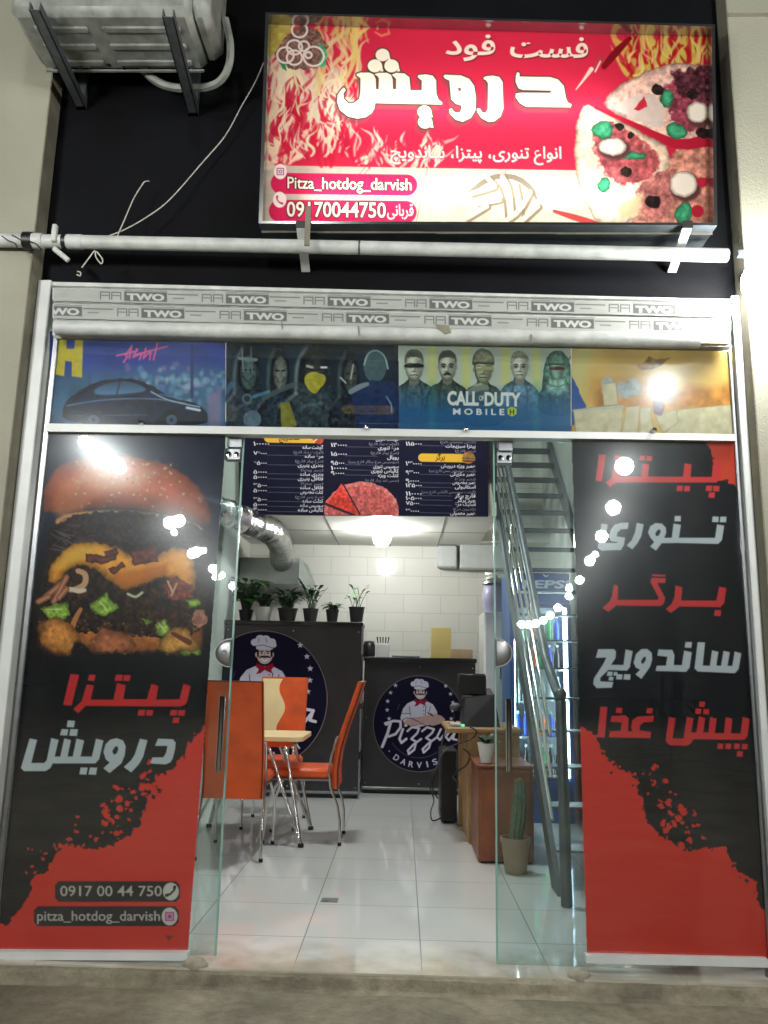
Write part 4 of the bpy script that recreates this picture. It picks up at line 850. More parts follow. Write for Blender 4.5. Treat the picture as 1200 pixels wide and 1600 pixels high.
    # arc of capitals
    for ch, t in zip('DARVISH', np.linspace(2.18, .96, 7)):
        c0 = (620 + 405 * math.cos(t), 605 + 425 * math.sin(t)); rot = t - math.pi / 2
        V, _ = text_tris(ch, .02)
        def fn(px, py, c0=c0, rot=rot):
            u, v = px, py; X = c0[0] + u * math.cos(rot) - v * math.sin(rot); Yy = c0[1] + u * math.sin(rot) + v * math.cos(rot)
            q = [f(a, b) for a, b in zip(X, Yy)]; return np.array([i[0] for i in q]), np.array([i[1] for i in q])
        wch = 15 if ch == 'I' else 52
        A.text(ch, -wch / 2, wch / 2, 30, 62, (206, 204, 220), 0, .02, fn=fn, yb_by_box=True)
    for t in (2.42, .74): A.ell(*f(620 + 405 * math.cos(t), 605 + 425 * math.sin(t)), 7 * k, 7 * k, (206, 204, 220))

# ================================================================== materials in use
m_white = mat('white_powder_coat', rgb(196, 200, 198), .38, vary=.07, vscale=9, bump=.05, bscale=120)
m_offwhite = mat('old_white_paint', rgb(184, 188, 184), .5, vary=.2, vscale=14, bump=.2, bscale=70)
m_beige = mat('beige_wall_paint', rgb(143, 142, 126), .75, vary=.12, vscale=2.2, bump=.25, bscale=90)
m_brown = mat('grey_brown_edge', rgb(124, 120, 104), .85, vary=.25, vscale=8, bump=.4, bscale=60)  # pillar sides get this duller tone than the beige faces
m_black = mat('black_fascia_paint', rgb(10, 11, 15), .7, vary=.75, vscale=1.6, bump=.15, bscale=50, spec=.12)
m_conc = mat('stained_concrete', rgb(122, 114, 94), .85, vary=.38, vscale=3.2, bump=.6, bscale=38)
m_step = mat('step_concrete', rgb(140, 132, 110), .85, vary=.4, vscale=6, bump=.5, bscale=45)
m_alu = mat('brushed_aluminium', rgb(150, 154, 158), .35, 1., vary=.12, vscale=20)
m_chrome = mat('chrome', rgb(205, 205, 205), .09, 1., vary=.04)
m_satin = mat('satin_steel', rgb(140, 142, 142), .36, .85, vary=.1, vscale=16)
m_steel = mat('dull_steel', rgb(104, 108, 112), .42, .85, vary=.25, vscale=14, bump=.1)
m_dark = mat('black_plastic', rgb(18, 18, 20), .42, vary=.15, vscale=10)
m_signbox = mat('grey_sheet_metal', rgb(84, 92, 96), .45, .5, vary=.3, vscale=9, bump=.12)
m_lip = mat('polished_lip', rgb(176, 178, 178), .16, .95, vary=.15)
m_acw = mat('weathered_white_enamel', rgb(132, 136, 130), .45, vary=.4, vscale=12, bump=.1, bscale=30)
m_galv = mat('galvanised_bracket', rgb(96, 100, 104), .5, .6, vary=.25, vscale=22)
m_wire = mat('white_cable', rgb(190, 188, 178), .5)
m_tape = mat('black_tape', rgb(16, 15, 15), .6)
m_glass = glass_mat('smeared_pane')
m_door = glass_mat('tinted_pane', (.82, .905, .9), .016)
m_edge = mat('green_glass_edge', rgb(120, 160, 150), .2, vary=.1)
m_print = print_mat('vinyl_print', .5, .02, .22)
m_print2 = print_mat('thin_backlit_print', .5, .05, .5)
m_sticker = print_mat('matt_print', .55, 0)
m_face = lit_face_mat('lit_vinyl_face')
m_orange = mat('orange_leatherette', rgb(212, 84, 28), .42, vary=.22, vscale=7, bump=.12, bscale=160)
m_cream = mat('cream_leatherette', rgb(226, 206, 158), .42, vary=.06, bump=.1, bscale=160)
m_pipe = mat('brown_piping', rgb(96, 34, 16), .5)
m_rubber = mat('rubber_foot', rgb(22, 22, 22), .8)
m_laminate = mat('dark_laminate', rgb(38, 36, 40), .35, vary=.2, vscale=5, bump=.04, bscale=60)
m_ltop = mat('black_counter_top', rgb(22, 21, 22), .25, vary=.2)
m_wood = mat('tan_wood', rgb(160, 126, 82), .5, vary=.35, vscale=7, bump=.08, bscale=30)
m_redwood = mat('reddish_wood', rgb(124, 72, 46), .42, vary=.4, vscale=5, bump=.06, bscale=30)
m_foil = mat('crinkled_foil', rgb(214, 216, 216), .16, 1., vary=.1, bump=1.0, bscale=34)
m_inox = mat('stainless_sheet', rgb(168, 176, 174), .28, .9, vary=.12, vscale=7)
m_plaster = mat('white_ceiling', rgb(222, 222, 214), .7, vary=.05, vscale=2, bump=.05)
m_inwall = mat('white_inner_wall', rgb(206, 206, 198), .6, vary=.08, vscale=3)
m_pot = mat('black_pot', rgb(26, 26, 27), .5, vary=.2)
m_wpot = mat('grey_white_pot', rgb(190, 190, 188), .45)
m_clay = mat('pale_clay_pot', rgb(140, 120, 98), .7, vary=.15, bump=.2)
m_soil = mat('soil', rgb(44, 34, 26), .9, vary=.3, bump=.5)
m_leaf = mat('leaf_green', rgb(58, 104, 44), .5, vary=.45, vscale=30)
m_leaf2 = mat('dark_leaf', rgb(34, 62, 36), .5, vary=.4, vscale=30)
m_blue = mat('fridge_blue', rgb(44, 84, 150), .35, vary=.1)
m_tread = mat('stair_steel', rgb(92, 98, 102), .45, .5, vary=.2, vscale=10)
m_floor = tile_mat('polished_floor_tile', rgb(228, 230, 228), rgb(126, 127, 125), .508, .508, 0., ('X', 'Y'), (.414, .15), .07, .003, .03, .12)
m_wtile = tile_mat('glazed_wall_tile', rgb(226, 225, 217), rgb(196, 195, 189), .4, .2, .5, ('X', 'Z'), (0, .03), .1, .004, .04, .3)

def ground_mat(name, col, crack):
    m = mat(name, col, .88, vary=.45, vscale=2.4, bump=.7, bscale=55)
    n = m.node_tree.nodes; L = m.node_tree.links; b = n['Principled BSDF']
    base = b.inputs['Base Color'].links[0].from_socket
    tc = n.new('ShaderNodeTexCoord')
    n2 = n.new('ShaderNodeTexNoise'); n2.inputs['Scale'].default_value = 17; n2.inputs['Detail'].default_value = 9; n2.inputs['Roughness'].default_value = .7; L.new(tc.outputs['Object'], n2.inputs['Vector'])
    r2 = n.new('ShaderNodeValToRGB'); r2.color_ramp.elements[0].position = .33; r2.color_ramp.elements[1].position = .62
    r2.color_ramp.elements[0].color = (.5, .47, .42, 1); r2.color_ramp.elements[1].color = (1, 1, 1, 1); L.new(n2.outputs['Fac'], r2.inputs[0])
    mx = n.new('ShaderNodeMix'); mx.data_type = 'RGBA'; mx.blend_type = 'MULTIPLY'; mx.inputs[0].default_value = .75; L.new(base, mx.inputs[6]); L.new(r2.outputs[0], mx.inputs[7])
    wv = n.new('ShaderNodeTexNoise'); wv.inputs['Scale'].default_value = 3; wv.inputs['Detail'].default_value = 6; L.new(tc.outputs['Object'], wv.inputs['Vector'])
    vm = n.new('ShaderNodeMix'); vm.data_type = 'VECTOR'; vm.inputs[0].default_value = .3; L.new(tc.outputs['Object'], vm.inputs[4]); L.new(wv.outputs['Color'], vm.inputs[5])
    vo = n.new('ShaderNodeTexVoronoi'); vo.feature = 'DISTANCE_TO_EDGE'; vo.inputs['Scale'].default_value = 1.1; L.new(vm.outputs[1], vo.inputs['Vector'])
    rc = n.new('ShaderNodeValToRGB'); rc.color_ramp.elements[0].position = .003; rc.color_ramp.elements[1].position = .012
    rc.color_ramp.elements[0].color = (1 - crack, 1 - crack, 1 - crack, 1); rc.color_ramp.elements[1].color = (1, 1, 1, 1); L.new(vo.outputs['Distance'], rc.inputs[0])
    m2 = n.new('ShaderNodeMix'); m2.data_type = 'RGBA'; m2.blend_type = 'MULTIPLY'; m2.inputs[0].default_value = 1; L.new(mx.outputs[2], m2.inputs[6]); L.new(rc.outputs[0], m2.inputs[7])
    L.new(m2.outputs[2], b.inputs['Base Color']); return m
m_ground = ground_mat('worn_concrete_ground', rgb(128, 122, 104), .14)
m_step = ground_mat('worn_concrete_step', rgb(132, 126, 108), .08)
# trodden dirt on the first tiles inside the sill
_n = m_floor.node_tree.nodes; _l = m_floor.node_tree.links; _b = _n['Principled BSDF']; _src = _b.inputs['Base Color'].links[0].from_socket
_g = _n.new('ShaderNodeNewGeometry'); _s = _n.new('ShaderNodeSeparateXYZ'); _l.new(_g.outputs['Position'], _s.inputs[0])
_nz = _n.new('ShaderNodeTexNoise'); _nz.inputs['Scale'].default_value = 7; _nz.inputs['Detail'].default_value = 7; _l.new(_g.outputs['Position'], _nz.inputs['Vector'])
_a = _n.new('ShaderNodeMath'); _a.operation = 'MULTIPLY_ADD'; _a.inputs[1].default_value = -.5; _l.new(_nz.outputs['Fac'], _a.inputs[0]); _l.new(_s.outputs['Y'], _a.inputs[2])
_r = _n.new('ShaderNodeMapRange'); _r.inputs['From Min'].default_value = .05; _r.inputs['From Max'].default_value = -.30; _r.inputs['To Max'].default_value = .75; _l.new(_a.outputs[0], _r.inputs['Value'])
_m = _n.new('ShaderNodeMix'); _m.data_type = 'RGBA'; _l.new(_r.outputs[0], _m.inputs[0]); _l.new(_src, _m.inputs[6]); _m.inputs[7].default_value = (*rgb(150, 138, 110), 1); _l.new(_m.outputs[2], _b.inputs['Base Color'])

m_lump = mat('dry_cement', rgb(150, 144, 128), .9, vary=.25, vscale=30, bump=.5, bscale=90)
# ================================================================== ground
g = MB()
n = 40
g.add([(-30, -40, -.06), (30, -40, -.06), (30, -.05, -.06), (-30, -.05, -.06)], [(0, 1, 2, 3)])
pavement = struct(obj('pavement', g, m_ground))
st = MB(); vs = []; NX = 260; prof = [(.12, -.006), (-.03, -.006), (-.062, -.008), (-.076, -.013), (-.081, -.024), (-.083, -.038), (-.088, -.05), (-.104, -.0585), (-.12, -.07)]
for i in range(NX + 1):
    x = -1.9 + 3.65 * i / NX
    for j, (yy, zz) in enumerate(prof):
        k = 0 if j < 2 else 1
        q = mnoise.noise((x * 5, zz * 14, 1.3)) * .011 + mnoise.noise((x * 19, zz * 40, 4.1)) * .006
        vs.append((x, yy + k * q, zz + k * .5 * (mnoise.noise((x * 9, yy * 30, 7)) * .008)))
P_ = len(prof); st.add(vs, [(i * P_ + j, i * P_ + j + 1, (i + 1) * P_ + j + 1, (i + 1) * P_ + j) for i in range(NX) for j in range(P_ - 1)])
struct(obj('doorstep', st, m_step, None, True))
for lx_, w_, lb in ((-.80, .05, 'lump of cement at the foot of the left pane'), (.70, .042, 'lump of cement at the foot of the right pane')):
    lm = MB().ball((lx_, -.03, .004), (w_, .03, .03), 14, 9); lm.v = [(x + mnoise.noise((x * 40, y * 40, z * 40)) * .009, y, z + mnoise.noise((x * 30, z * 30, 2)) * .008) for x, y, z in lm.v]
    tag(obj('cement_lump', lm, m_lump, None, True), lb, 'cement')
fl = MB(); fl.box((-1.72, -.055, -.05), (1.54, 5.35, 0))
struct(obj('floor', fl, m_floor))

# ================================================================== outer walls
XL, XR = -1.735, 1.513
PF = -.092
p = MB(); p.box((-4.2, PF, -.14), (XL - .004, .02, 6)); p.cur = 1; p.box((XL - .004, PF + .003, -.14), (XL, .02, 6))
tag(obj('pillar', p, [m_beige, m_brown]), 'beige painted pillar on the left of the shop front, under the air conditioner', 'pillar', 'pillars beside the shop')
p = MB(); p.box((XR + .004, PF, -.14), (4.2, .02, 6)); p.cur = 1; p.box((XR, PF + .003, -.14), (XR + .004, .02, 6))
p.cur = 2; p.box((XR + .004, PF - .005, 4.27), (4.2, PF, 4.29))
tag(obj('pillar', p, [m_beige, m_brown, m_brown]), 'brightly lit beige pillar on the right of the shop front, behind the wall lamp', 'pillar', 'pillars beside the shop')
p = MB(); p.box((XL, .03, 2.86), (XR, .16, 6))
tag(obj('fascia_wall', p, m_black), 'black painted wall above the shutter, behind the lit sign', 'wall')
# ================================================================== shop front
shop = thing('shop_front', 'white framed glass shop front with rail and base strips', 'shop front', (0, 0, 0))
def post(pxs, y): return MB().slab(pxs, y, .07)
obj('post', MB().box((XL + .003, -.018, -.006), (XL + .066, .045, 2.92), .004), m_white, shop)
obj('post', MB().box((XR - .036, -.018, -.006), (XR - .003, .045, 2.87), .004), m_white, shop)
obj('jamb', MB().box((XL + .094, .0, -.006), (XL + .118, .05, 2.84), .003), m_alu, shop)
obj('jamb', MB().box((XR - .060, .0, -.006), (XR - .046, .05, 2.82), .003), m_alu, shop)
obj('rail', MB().slab([(72, 661.5), (1150, 678.5), (1150, 688.5), (72, 674)], -.022, .06), m_white, shop)
obj('base_strip', MB().slab([(-14, 1487), (293, 1489), (293, 1501), (-14, 1500)], -.02, .04), m_white, shop)
obj('base_strip', MB().slab([(916, 1493), (1200, 1499), (1200, 1512), (916, 1505)], -.02, .04), m_white, shop)
obj('door_track', MB().box((-1.58, .045, 2.225), (1.40, .085, 2.26), .003), m_alu, shop)
for px, py in ((220, 660), (572, 668), (728, 671), (1022, 672)):
    c = aty(px, py, -.03); obj('stud', MB().lathe([(0.001, -.012), (.009, -.01), (.012, 0), (.012, .03)], (c[0], c[1], c[2]), 14, 'Y'), m_chrome, shop, True)

def inside(A, poly):
    P = np.array(poly, float); ins = np.zeros(A.X.shape, bool)
    for (ax, ay), (bx, by) in zip(P, np.roll(P, -1, 0)):
        if ay != by: ins ^= ((ay > A.Y) != (by > A.Y)) & (A.X < (A.Y - ay) / (by - ay) * (bx - ax) + ax)
    return ins
# fixed panes with their posters
LP = [(75, 671), (352, 675), (352, 690), (293, 1492), (-13, 1492), (74, 690)]
RP = [(892, 676), (1147, 682), (1148, 690), (1199, 1502), (917, 1498), (893, 690)]
def pane(label, poly, art, name='window_pane', grp='fixed panes with posters', mat_=m_glass, pm=m_print):
    c = aty(*np.mean(np.array(poly), 0), 0); c[2] = min(aty(a, b, 0)[2] for a, b in poly)
    t = thing(name, label, 'window pane', tuple(c), grp)
    obj('glass', MB().slab(poly, 0., .009), mat_, t)
    art.mesh('poster', .0125, pm, t, .84, clip=inside(art, poly))
    return t
pane('left fixed glass pane with a big burger poster torn from black to red', LP, burger_poster())
pane('right fixed glass pane with a poster of red and white food names', RP, menu_list_poster())
TB = [76, 352.5, 622.5, 892.5, 1147]
def rail_top(x): return 525 + (x - 85) * .021
TL = ['transom pane with a dark car in a blue night street', 'transom pane with dark hooded fighters', 'transom pane with five pale soldiers and white lettering', 'transom pane with yellow scatter of paper blocks, beside the right post']
for i in range(4):
    a, b = TB[i] + .7, TB[i + 1] - .7
    poly = [(a, rail_top(a) - 8), (b, rail_top(b) - 8), (b, 663 + (b - 72) * .0158 + 4), (a, 663 + (a - 72) * .0158 + 4)]
    pane(TL[i], poly, transom_art(i), 'transom_pane', 'transom panes above the doors', m_glass, m_print2)

# sliding doors
def door(x0, x1, label, lock_px, lock_side, handle_px):
    t = thing('sliding_door', label, 'glass door', ((x0 + x1) / 2, .055, 0), 'glass sliding doors')
    obj('glass', MB().box((x0, .05, .012), (x1, .06, 2.185)), m_door, t)
    ex = x1 if lock_side < 0 else x0
    obj('glass_edge', MB().box((ex - .002 if lock_side < 0 else ex - .005, .0485, .012), (ex + .005 if lock_side < 0 else ex + .002, .0615, 2.185)), m_edge, t)
    c = aty(*lock_px, .045)
    # half-round lock case at the leading edge
    r = .062; prof = []
    mb = MB(); o = []
    for q in range(13):
        a = math.pi / 2 + math.pi * q / 12 if lock_side < 0 else -math.pi / 2 + math.pi * q / 12
        o.append((ex + r * 1.15 * math.cos(a), c[2] + r * math.sin(a)))
    for sc, y0, y1 in ((1., .036, .074),): mb.prism([(x, y0, z) for x, z in o], (0, y1 - y0, 0))
    lk = obj('lock_case', mb, m_satin, t)
    dm = MB(); vs = []; K_ = 7
    for q in range(K_ + 1):
        u = q / K_; rr_ = .92 * math.cos(u * math.pi / 2 * .97); yy = .036 - .016 * math.sin(u * math.pi / 2)
        vs += [(ex + (x - ex) * rr_ + (.002 if lock_side > 0 else -.002), yy, c[2] + (z - c[2]) * rr_) for x, z in o]
    nO = len(o); dm.add(vs, [(q * nO + k, q * nO + k + 1, (q + 1) * nO + k + 1, (q + 1) * nO + k) for q in range(K_) for k in range(nO - 1)])
    obj('dome_cover', dm, m_satin, lk, True)
    cx = ex + (.026 if lock_side > 0 else -.026)
    if lock_side < 0: obj('keyhole', MB().lathe([(.001, -.001), (.011, -.001), (.012, 0), (.012, .006)], (cx, .019, c[2]), 16, 'Y'), m_steel, lk, True)
    h0 = aty(handle_px[0], handle_px[1], .0); h1 = aty(handle_px[2], handle_px[3], 0)
    hb = MB().tube([(h0[0], .012, h0[2]), (h0[0], .012, h1[2])], .0135, 14)
    hd = obj('pull_handle', hb, m_chrome, t, True)
    for zz in (h0[2] - .09, h1[2] + .1): obj('standoff', MB().tube([(h0[0], .012, zz), (h0[0], .052, zz)], .009, 10), m_chrome, hd, True)
    hx = aty(365 if lock_side < 0 else 788, 690, .04)
    cl = MB().box((hx[0] - .036, .036, 2.075), (hx[0] + .036, .074, 2.13), .004)
    k = obj('roller_clamp', cl, m_alu, t)
    for s in (-1, 1): obj('bolt', MB().lathe([(.001, -.006), (.011, -.005), (.013, 0), (.013, .004)], (hx[0] + s * .018, .034, 2.102), 12, 'Y'), m_chrome, k, True)
    obj('roller_hanger', MB().box((hx[0] - .028, .04, 2.135), (hx[0] + .04, .07, 2.19), .003), m_alu, k)
    return t
lx = aty(380, 690, .05)[0]; rx = aty(772, 690, .05)[0]
door(lx - .78, lx, 'left glass sliding door, half open, in front of the orange chairs', (352, 1020), -1, (347, 1088, 345, 1206))
door(rx, rx + .78, 'right glass sliding door, half open, in front of the staircase', (790, 1020), 1, (795, 1092, 795, 1206))

# roller shutter
sh = thing('roller_shutter', 'rolled up white slat shutter with printed film, over the transom', 'roller shutter', (0, -.07, 2.6))
def row(y0l, y0r, y1l, y1r, yy):
    a = [aty(83, y0l, yy), aty(1141, y0r, yy)]; b = [aty(83, y1l, yy), aty(1141, y1r, yy)]
    mb = MB(); N = 7; vs = []
    for i in range(N + 1):
        t = i / N; bul = -.012 * (1 if .14 < t < .86 else 0 if t in (0, 1) else .8)
        for A_, B_ in ((a[0], b[0]), (a[1], b[1])):
            q = A_ * (1 - t) + B_ * t; vs.append((q[0], yy + .006 + bul, q[2]))
    fs = [(2 * i, 2 * i + 1, 2 * i + 3, 2 * i + 2) for i in range(N)]
    mb.add(vs, fs); q = len(vs)
    mb.add([(v[0], yy + .02, v[2]) for v in (vs[0], vs[1], vs[-1], vs[-2])], [(0, 1, 2, 3)])
    return mb
for (a, b, c, d) in ((440, 468, 448, 473), (448, 473.5, 472, 497), (472.5, 497.5, 500, 522), (500.5, 522.5, 528, 546)):
    obj('slat', row(a, b, c, d, -.06), m_offwhite, sh, True)
def film(y0, h, x0, first, step):
    A = Art(84, y0, 1140, y0 + h + 30, 1.25, (176, 179, 174)); A.c *= (.93 + .12 * fbm(A.X / 30, A.Y / 8, 3))[..., None]
    G = (104, 107, 106); sl = .0245
    x = first
    while x < 1150:
        yb = y0 + (x - 84) * sl
        def sh_(p): return [(u, v + (u - 84) * sl + y0) for u, v in p]
        for k in (0, 22): A.line(sh_([(x - 68 + k * .8, 17), (x - 68 + k * .8, 6), (x - 54 + k * .8, 6), (x - 54 + k * .8, 17)]), 1.6, G); A.line(sh_([(x - 66 + k * .8, 11), (x - 56 + k * .8, 11)]), 1.4, G)
        A.poly(sh_([(x - 31, 4), (x + 36, 4), (x + 36, 19), (x - 31, 19)]), G)
        A.text('TWO', x - 27, x + 32, yb + (-27 + 31) * sl + 17, 11, (196, 198, 194), sl, .05, yb_by_box=True)
        A.line(sh_([(x + 38, 7), (x + 84, 7)]), 1.6, G); A.line(sh_([(x + 46, 13), (x + 62, 13)]), 2, (130, 132, 130))
        A.line(sh_([(x - 31, 2), (x + 36, 2)]), 1, G)
        x += step
    sl_ = (A.X - 84) * sl
    clip = (A.Y > y0 + sl_ + 1) & (A.Y < y0 + sl_ + h - 1)
    A.mesh('printed_film', -.0675, m_sticker, sh, .82, clip=clip)
film(448.5, 22, 84, 225, 159); film(474, 24, 84, 92, 160)
L0, L1 = aty(88, 512, -.1), aty(1092, 533, -.1)
obj('bottom_bar', MB().tube([tuple(L0 + (L1 - L0) * t) for t in np.linspace(0, 1, 14)], [.034 + .002 * math.sin(i * 2.3) for i in range(14)], 16), m_offwhite, sh, True)
for px, py, w_ in ((690, 512, 26), (560, 514, 3), (830, 527, 3), (440, 505, 3)):
    c = aty(px, py, -.142); obj('torn_tape', MB().prism([c + np.array([-w_ * .0012, 0, .016]), c + np.array([w_ * .0012, .0, .012]), c + np.array([w_ * .0016, .004, -.02]), c + np.array([w_ * .0006, .006, -.028])], (0, .003, 0)), m_brown, sh)
c = aty(1116, 529, -.12); bb = MB().box((c[0] - .065, c[1], c[2] - .024), (c[0] + .065, c[1] + .03, c[2] + .024), .003); bk = obj('end_bracket', bb, m_alu, sh)
for dx in (-.045, -.02, .03): obj('screw', MB().lathe([(.001, -.004), (.006, -.003), (.007, .002)], (c[0] + dx, c[1], c[2]), 10, 'Y'), m_steel, bk, True)

# ================================================================== the lit sign
SY = -.20
sg = thing('light_box_sign', 'glowing red fast food sign with a white name, pizza and flames', 'sign', tuple(aty(765, 352, SY)))
fp = [(415, 19), (1117, 38), (1121, 352), (404, 349)]          # outer front outline in the photograph
def P3(q, y): return aty(q[0], q[1], y)
o3 = [P3(q, SY) for q in fp]
cage = MB()
back = [np.array([p_[0], .03, p_[2]]) for p_ in o3]
cage.add([*o3, *back], [(0, 1, 5, 4), (1, 2, 6, 5), (2, 3, 7, 6), (3, 0, 4, 7), (4, 5, 6, 7)])
ins = [np.array([p_[0] * .985 + .006, SY, p_[2] + (-.012 if i < 2 else .012)]) for i, p_ in enumerate(o3)]
# double walls so the box is a real sheet-metal case
inner = [np.array([p_[0], SY + .07, p_[2]]) for p_ in ins]; ib = [np.array([p_[0], .022, p_[2]]) for p_ in ins]
obj('case', cage, m_signbox, sg)
lip = MB()
for i in range(4):
    j = (i + 1) % 4; lip.add([o3[i], o3[j], ins[j], ins[i]], [(0, 1, 2, 3)]); lip.add([ins[i], ins[j], inner[j], inner[i]], [(0, 1, 2, 3)])
obj('frame_lip', lip, m_lip, sg)
lin_ = MB()
for i in range(4):
    j = (i + 1) % 4; lin_.add([inner[i], inner[j], ib[j], ib[i]], [(0, 1, 2, 3)])
lin_.add(ib, [(0, 1, 2, 3)])
obj('reflector', lin_, mat('white_reflector', (.8, .8, .8), .8, vary=.02), sg)
sa = sign_art()
def proj(p):
    c_ = ROT.T @ (np.array(p) - CAM); return (600 + F * c_[0] / c_[2], 800 + F * c_[1] / c_[2])
FY_ = SY + .062
sa.mesh('sign_face', FY_, m_face, sg, 1.0, clip=inside(sa, [proj((p_[0] + (-.015 if q_ in (0, 3) else .015), FY_, p_[2] + (.02 if q_ < 2 else -.02))) for q_, p_ in enumerate(ins)]))
m_tube = emission('sign_tube_light', (1., .98, .92), 17)
zb = o3[2][2]
for (x0, x1, dz, yy) in ((-.45, 1.0, .2, -.07),): obj('tube', MB().tube([(x0, yy, zb + dz), (x1, yy, zb + dz)], .016, 10), m_tube, sg)
m_tube2 = emission('sign_tube_light_upper', (1., .98, .92), 15)
obj('tube', MB().tube([(-.35, -.07, zb + .62), (.95, -.07, zb + .62)], .016, 10), m_tube2, sg)
# carrying straps
for px, nm in ((470, 'strap of the sign'), (1074, '')):
    a = aty(px, 352, SY - .004); b = aty(px + (8 if px < 700 else -18), 402, -.03)
    mb = MB().prism([(a[0] - .022, SY - .003, a[2] + .02), (a[0] + .022, SY - .003, a[2] + .02), (a[0] + .022, SY - .003, a[2] - .012), (a[0] - .022, SY - .003, a[2] - .012)], (0, -.006, 0))
    obj('strap_clip', mb, m_dark, sg)
    obj('strap', MB().prism([(a[0] - .02, SY, a[2] - .006), (a[0] + .02, SY, a[2] - .006), (a[0] + .02, .02, a[2] - .10), (a[0] - .02, .02, a[2] - .10)], (0, 0, -.008)), m_white, sg)
a = aty(482, 322, SY - .012); b = aty(483, 384, SY - .012)
obj('support_bar', MB().box((a[0] - .012, SY - .016, b[2]), (a[0] + .012, SY - .006, a[2]), .002), m_brown, sg)

# ================================================================== pipe across the front
q0, q1 = aty(-25, 375, -.135), aty(1136, 399, -.135)
pt = lambda t: tuple(q0 + (q1 - q0) * t)
pp = thing('drain_pipe', 'long white plastic pipe running across under the lit sign', 'pipe', pt(.5))
obj('pipe_run', MB().tube([pt(t) for t in np.linspace(.078, 1, 20)], .031, 16), m_offwhite, pp, True)
obj('pipe_end_piece', MB().tube([pt(0), pt(.066)], .031, 16), m_offwhite, pp, True)
def ring(t, w_, r, m_, nm): obj(nm, MB().tube([pt(t - w_), pt(t + w_)], r, 16), m_, pp, True)
ring(.072, .010, .036, m_offwhite, 'valve_body'); ring(.062, .006, .041, m_dark, 'rubber_ring'); ring(.112, .003, .034, m_dark, 'rubber_ring'); ring(.124, .012, .0335, m_offwhite, 'coupling'); ring(.512, .0012, .0325, m_steel, 'joint')
v = aty(85, 362, -.17); obj('valve_handle', MB().box((v[0] - .011, -.18, v[2] - .05), (v[0] + .011, -.155, v[2] + .035), .004), m_offwhite, pp)
a, b = aty(84, 388, -.18), aty(107, 407, -.16); obj('valve_lever', MB().tube([a, b], .012, 8), m_offwhite, pp)
rr = random.Random(3); gk = MB()
for i in range(3):
    pts = [aty(5 + 26 * i * .6 + rr.uniform(-4, 4) + s * 9, 366 + rr.uniform(0, 5) + s * 7, -.168) for s in range(4)]; gk.tube(pts, .0025, 5)
obj('cord_wrap', gk, m_tape, pp)

# cables
def cable(label, pxs, y, r, name='cable', m_=m_wire, cat='cable'):
    ys = y if isinstance(y, (list, tuple)) else [y] * len(pxs)
    K = [Vector(aty(a, b, c)) for (a, b), c in zip(pxs, ys)]; out = []
    for i in range(len(K) - 1):
        p0 = K[max(i - 1, 0)]; p1 = K[i]; p2 = K[i + 1]; p3 = K[min(i + 2, len(K) - 1)]
        for s in range(6):
            t = s / 6; out.append(.5 * ((2 * p1) + (-p0 + p2) * t + (2 * p0 - 5 * p1 + 4 * p2 - p3) * t * t + (-p0 + 3 * p1 - 3 * p2 + p3) * t ** 3))
    out.append(K[-1]); return tag(obj(name, MB().tube(out, r, 6), m_, None, True), label, cat)
cable('long thin white cable hanging from the sign down to the pipe', [(412, 98), (398, 130), (378, 165), (352, 212), (318, 252), (265, 312), (228, 340), (192, 360), (160, 372)], [-.06, -.05, -.04, -.03, -.03, -.06, -.08, -.11, -.13], .0028)
cable('short loose end of white cable standing up above the pipe', [(182, 372), (196, 340), (208, 312), (220, 292), (226, 284), (233, 283)], [-.13, -.1, -.08, -.07, -.07, -.08], .0028)
cable('white wire loop dangling below the pipe at its left end', [(151, 393), (160, 405), (158, 412), (150, 402), (148, 392), (140, 402), (128, 418)], [-.16] * 7, .0028)
cable('small hooked scrap of wire under the pipe valve', [(121, 424), (126, 426), (125, 431), (120, 429)], [-.05] * 4, .003)

# ================================================================== air conditioner
zc = aty(122, 158, 0)[2]
def bracket(px0, px1, label):
    e = aty(px0[0], px0[1], .0); xx = e[0]; f_ = atz(px1[0], px1[1], e[2])
    t = thing('ac_bracket', label, 'bracket', (xx, 0, e[2]), 'brackets under the air conditioner')
    d = np.array([f_[0] - xx, f_[1], 0]); L = np.linalg.norm(d); d = d / L; L = .62; s = np.array([d[1], -d[0], 0]) * .024
    A0 = np.array([xx, .03, e[2]]); A1 = A0 + d * L
    obj('arm', MB().prism([A0 - s, A0 + s, A1 + s, A1 - s], (0, 0, .004)), m_galv, t)
    obj('arm_web', MB().prism([A0 - s, A0 - s * .8, A1 - s * .8, A1 - s], (0, 0, .04)), m_galv, t)
    obj('arm_web', MB().prism([A0 + s * .8, A0 + s, A1 + s, A1 + s * .8], (0, 0, .04)), m_galv, t)
    obj('wall_leg', MB().box((xx - .024, .0, e[2]), (xx + .024, .03, e[2] + .4), .002), m_galv, t)
    return t
bracket((124, 166), (50, 10), 'left galvanised bracket under the air conditioner, lit along its edge')
bracket((300, 176), (262, 30), 'right galvanised bracket under the air conditioner, above the white hose')
zu = zc + .045
r0, r1 = atz(62, 98, zu), atz(338, 128, zu)
yb = (r0[1] + r1[1]) / 2
ac = thing('air_conditioner', 'white outdoor air conditioner unit seen from below, top left of the front', 'air conditioner', ((r0[0] + r1[0]) / 2, yb - .18, zu))
x0, x1 = r0[0] - .01, r1[0] - .02
obj('casing', MB().box((x0, yb - .36, zu), (x1, yb, zu + .58), .03), m_acw, ac, True)
rb = MB()
for i in range(3):
    for (u0, u1) in ((.10, .40), (.48, .92)):
        yy = yb - .06 - i * .1; rb.box((x0 + (x1 - x0) * u0, yy - .022, zu - .009), (x0 + (x1 - x0) * u1, yy + .012, zu + .004), .008)
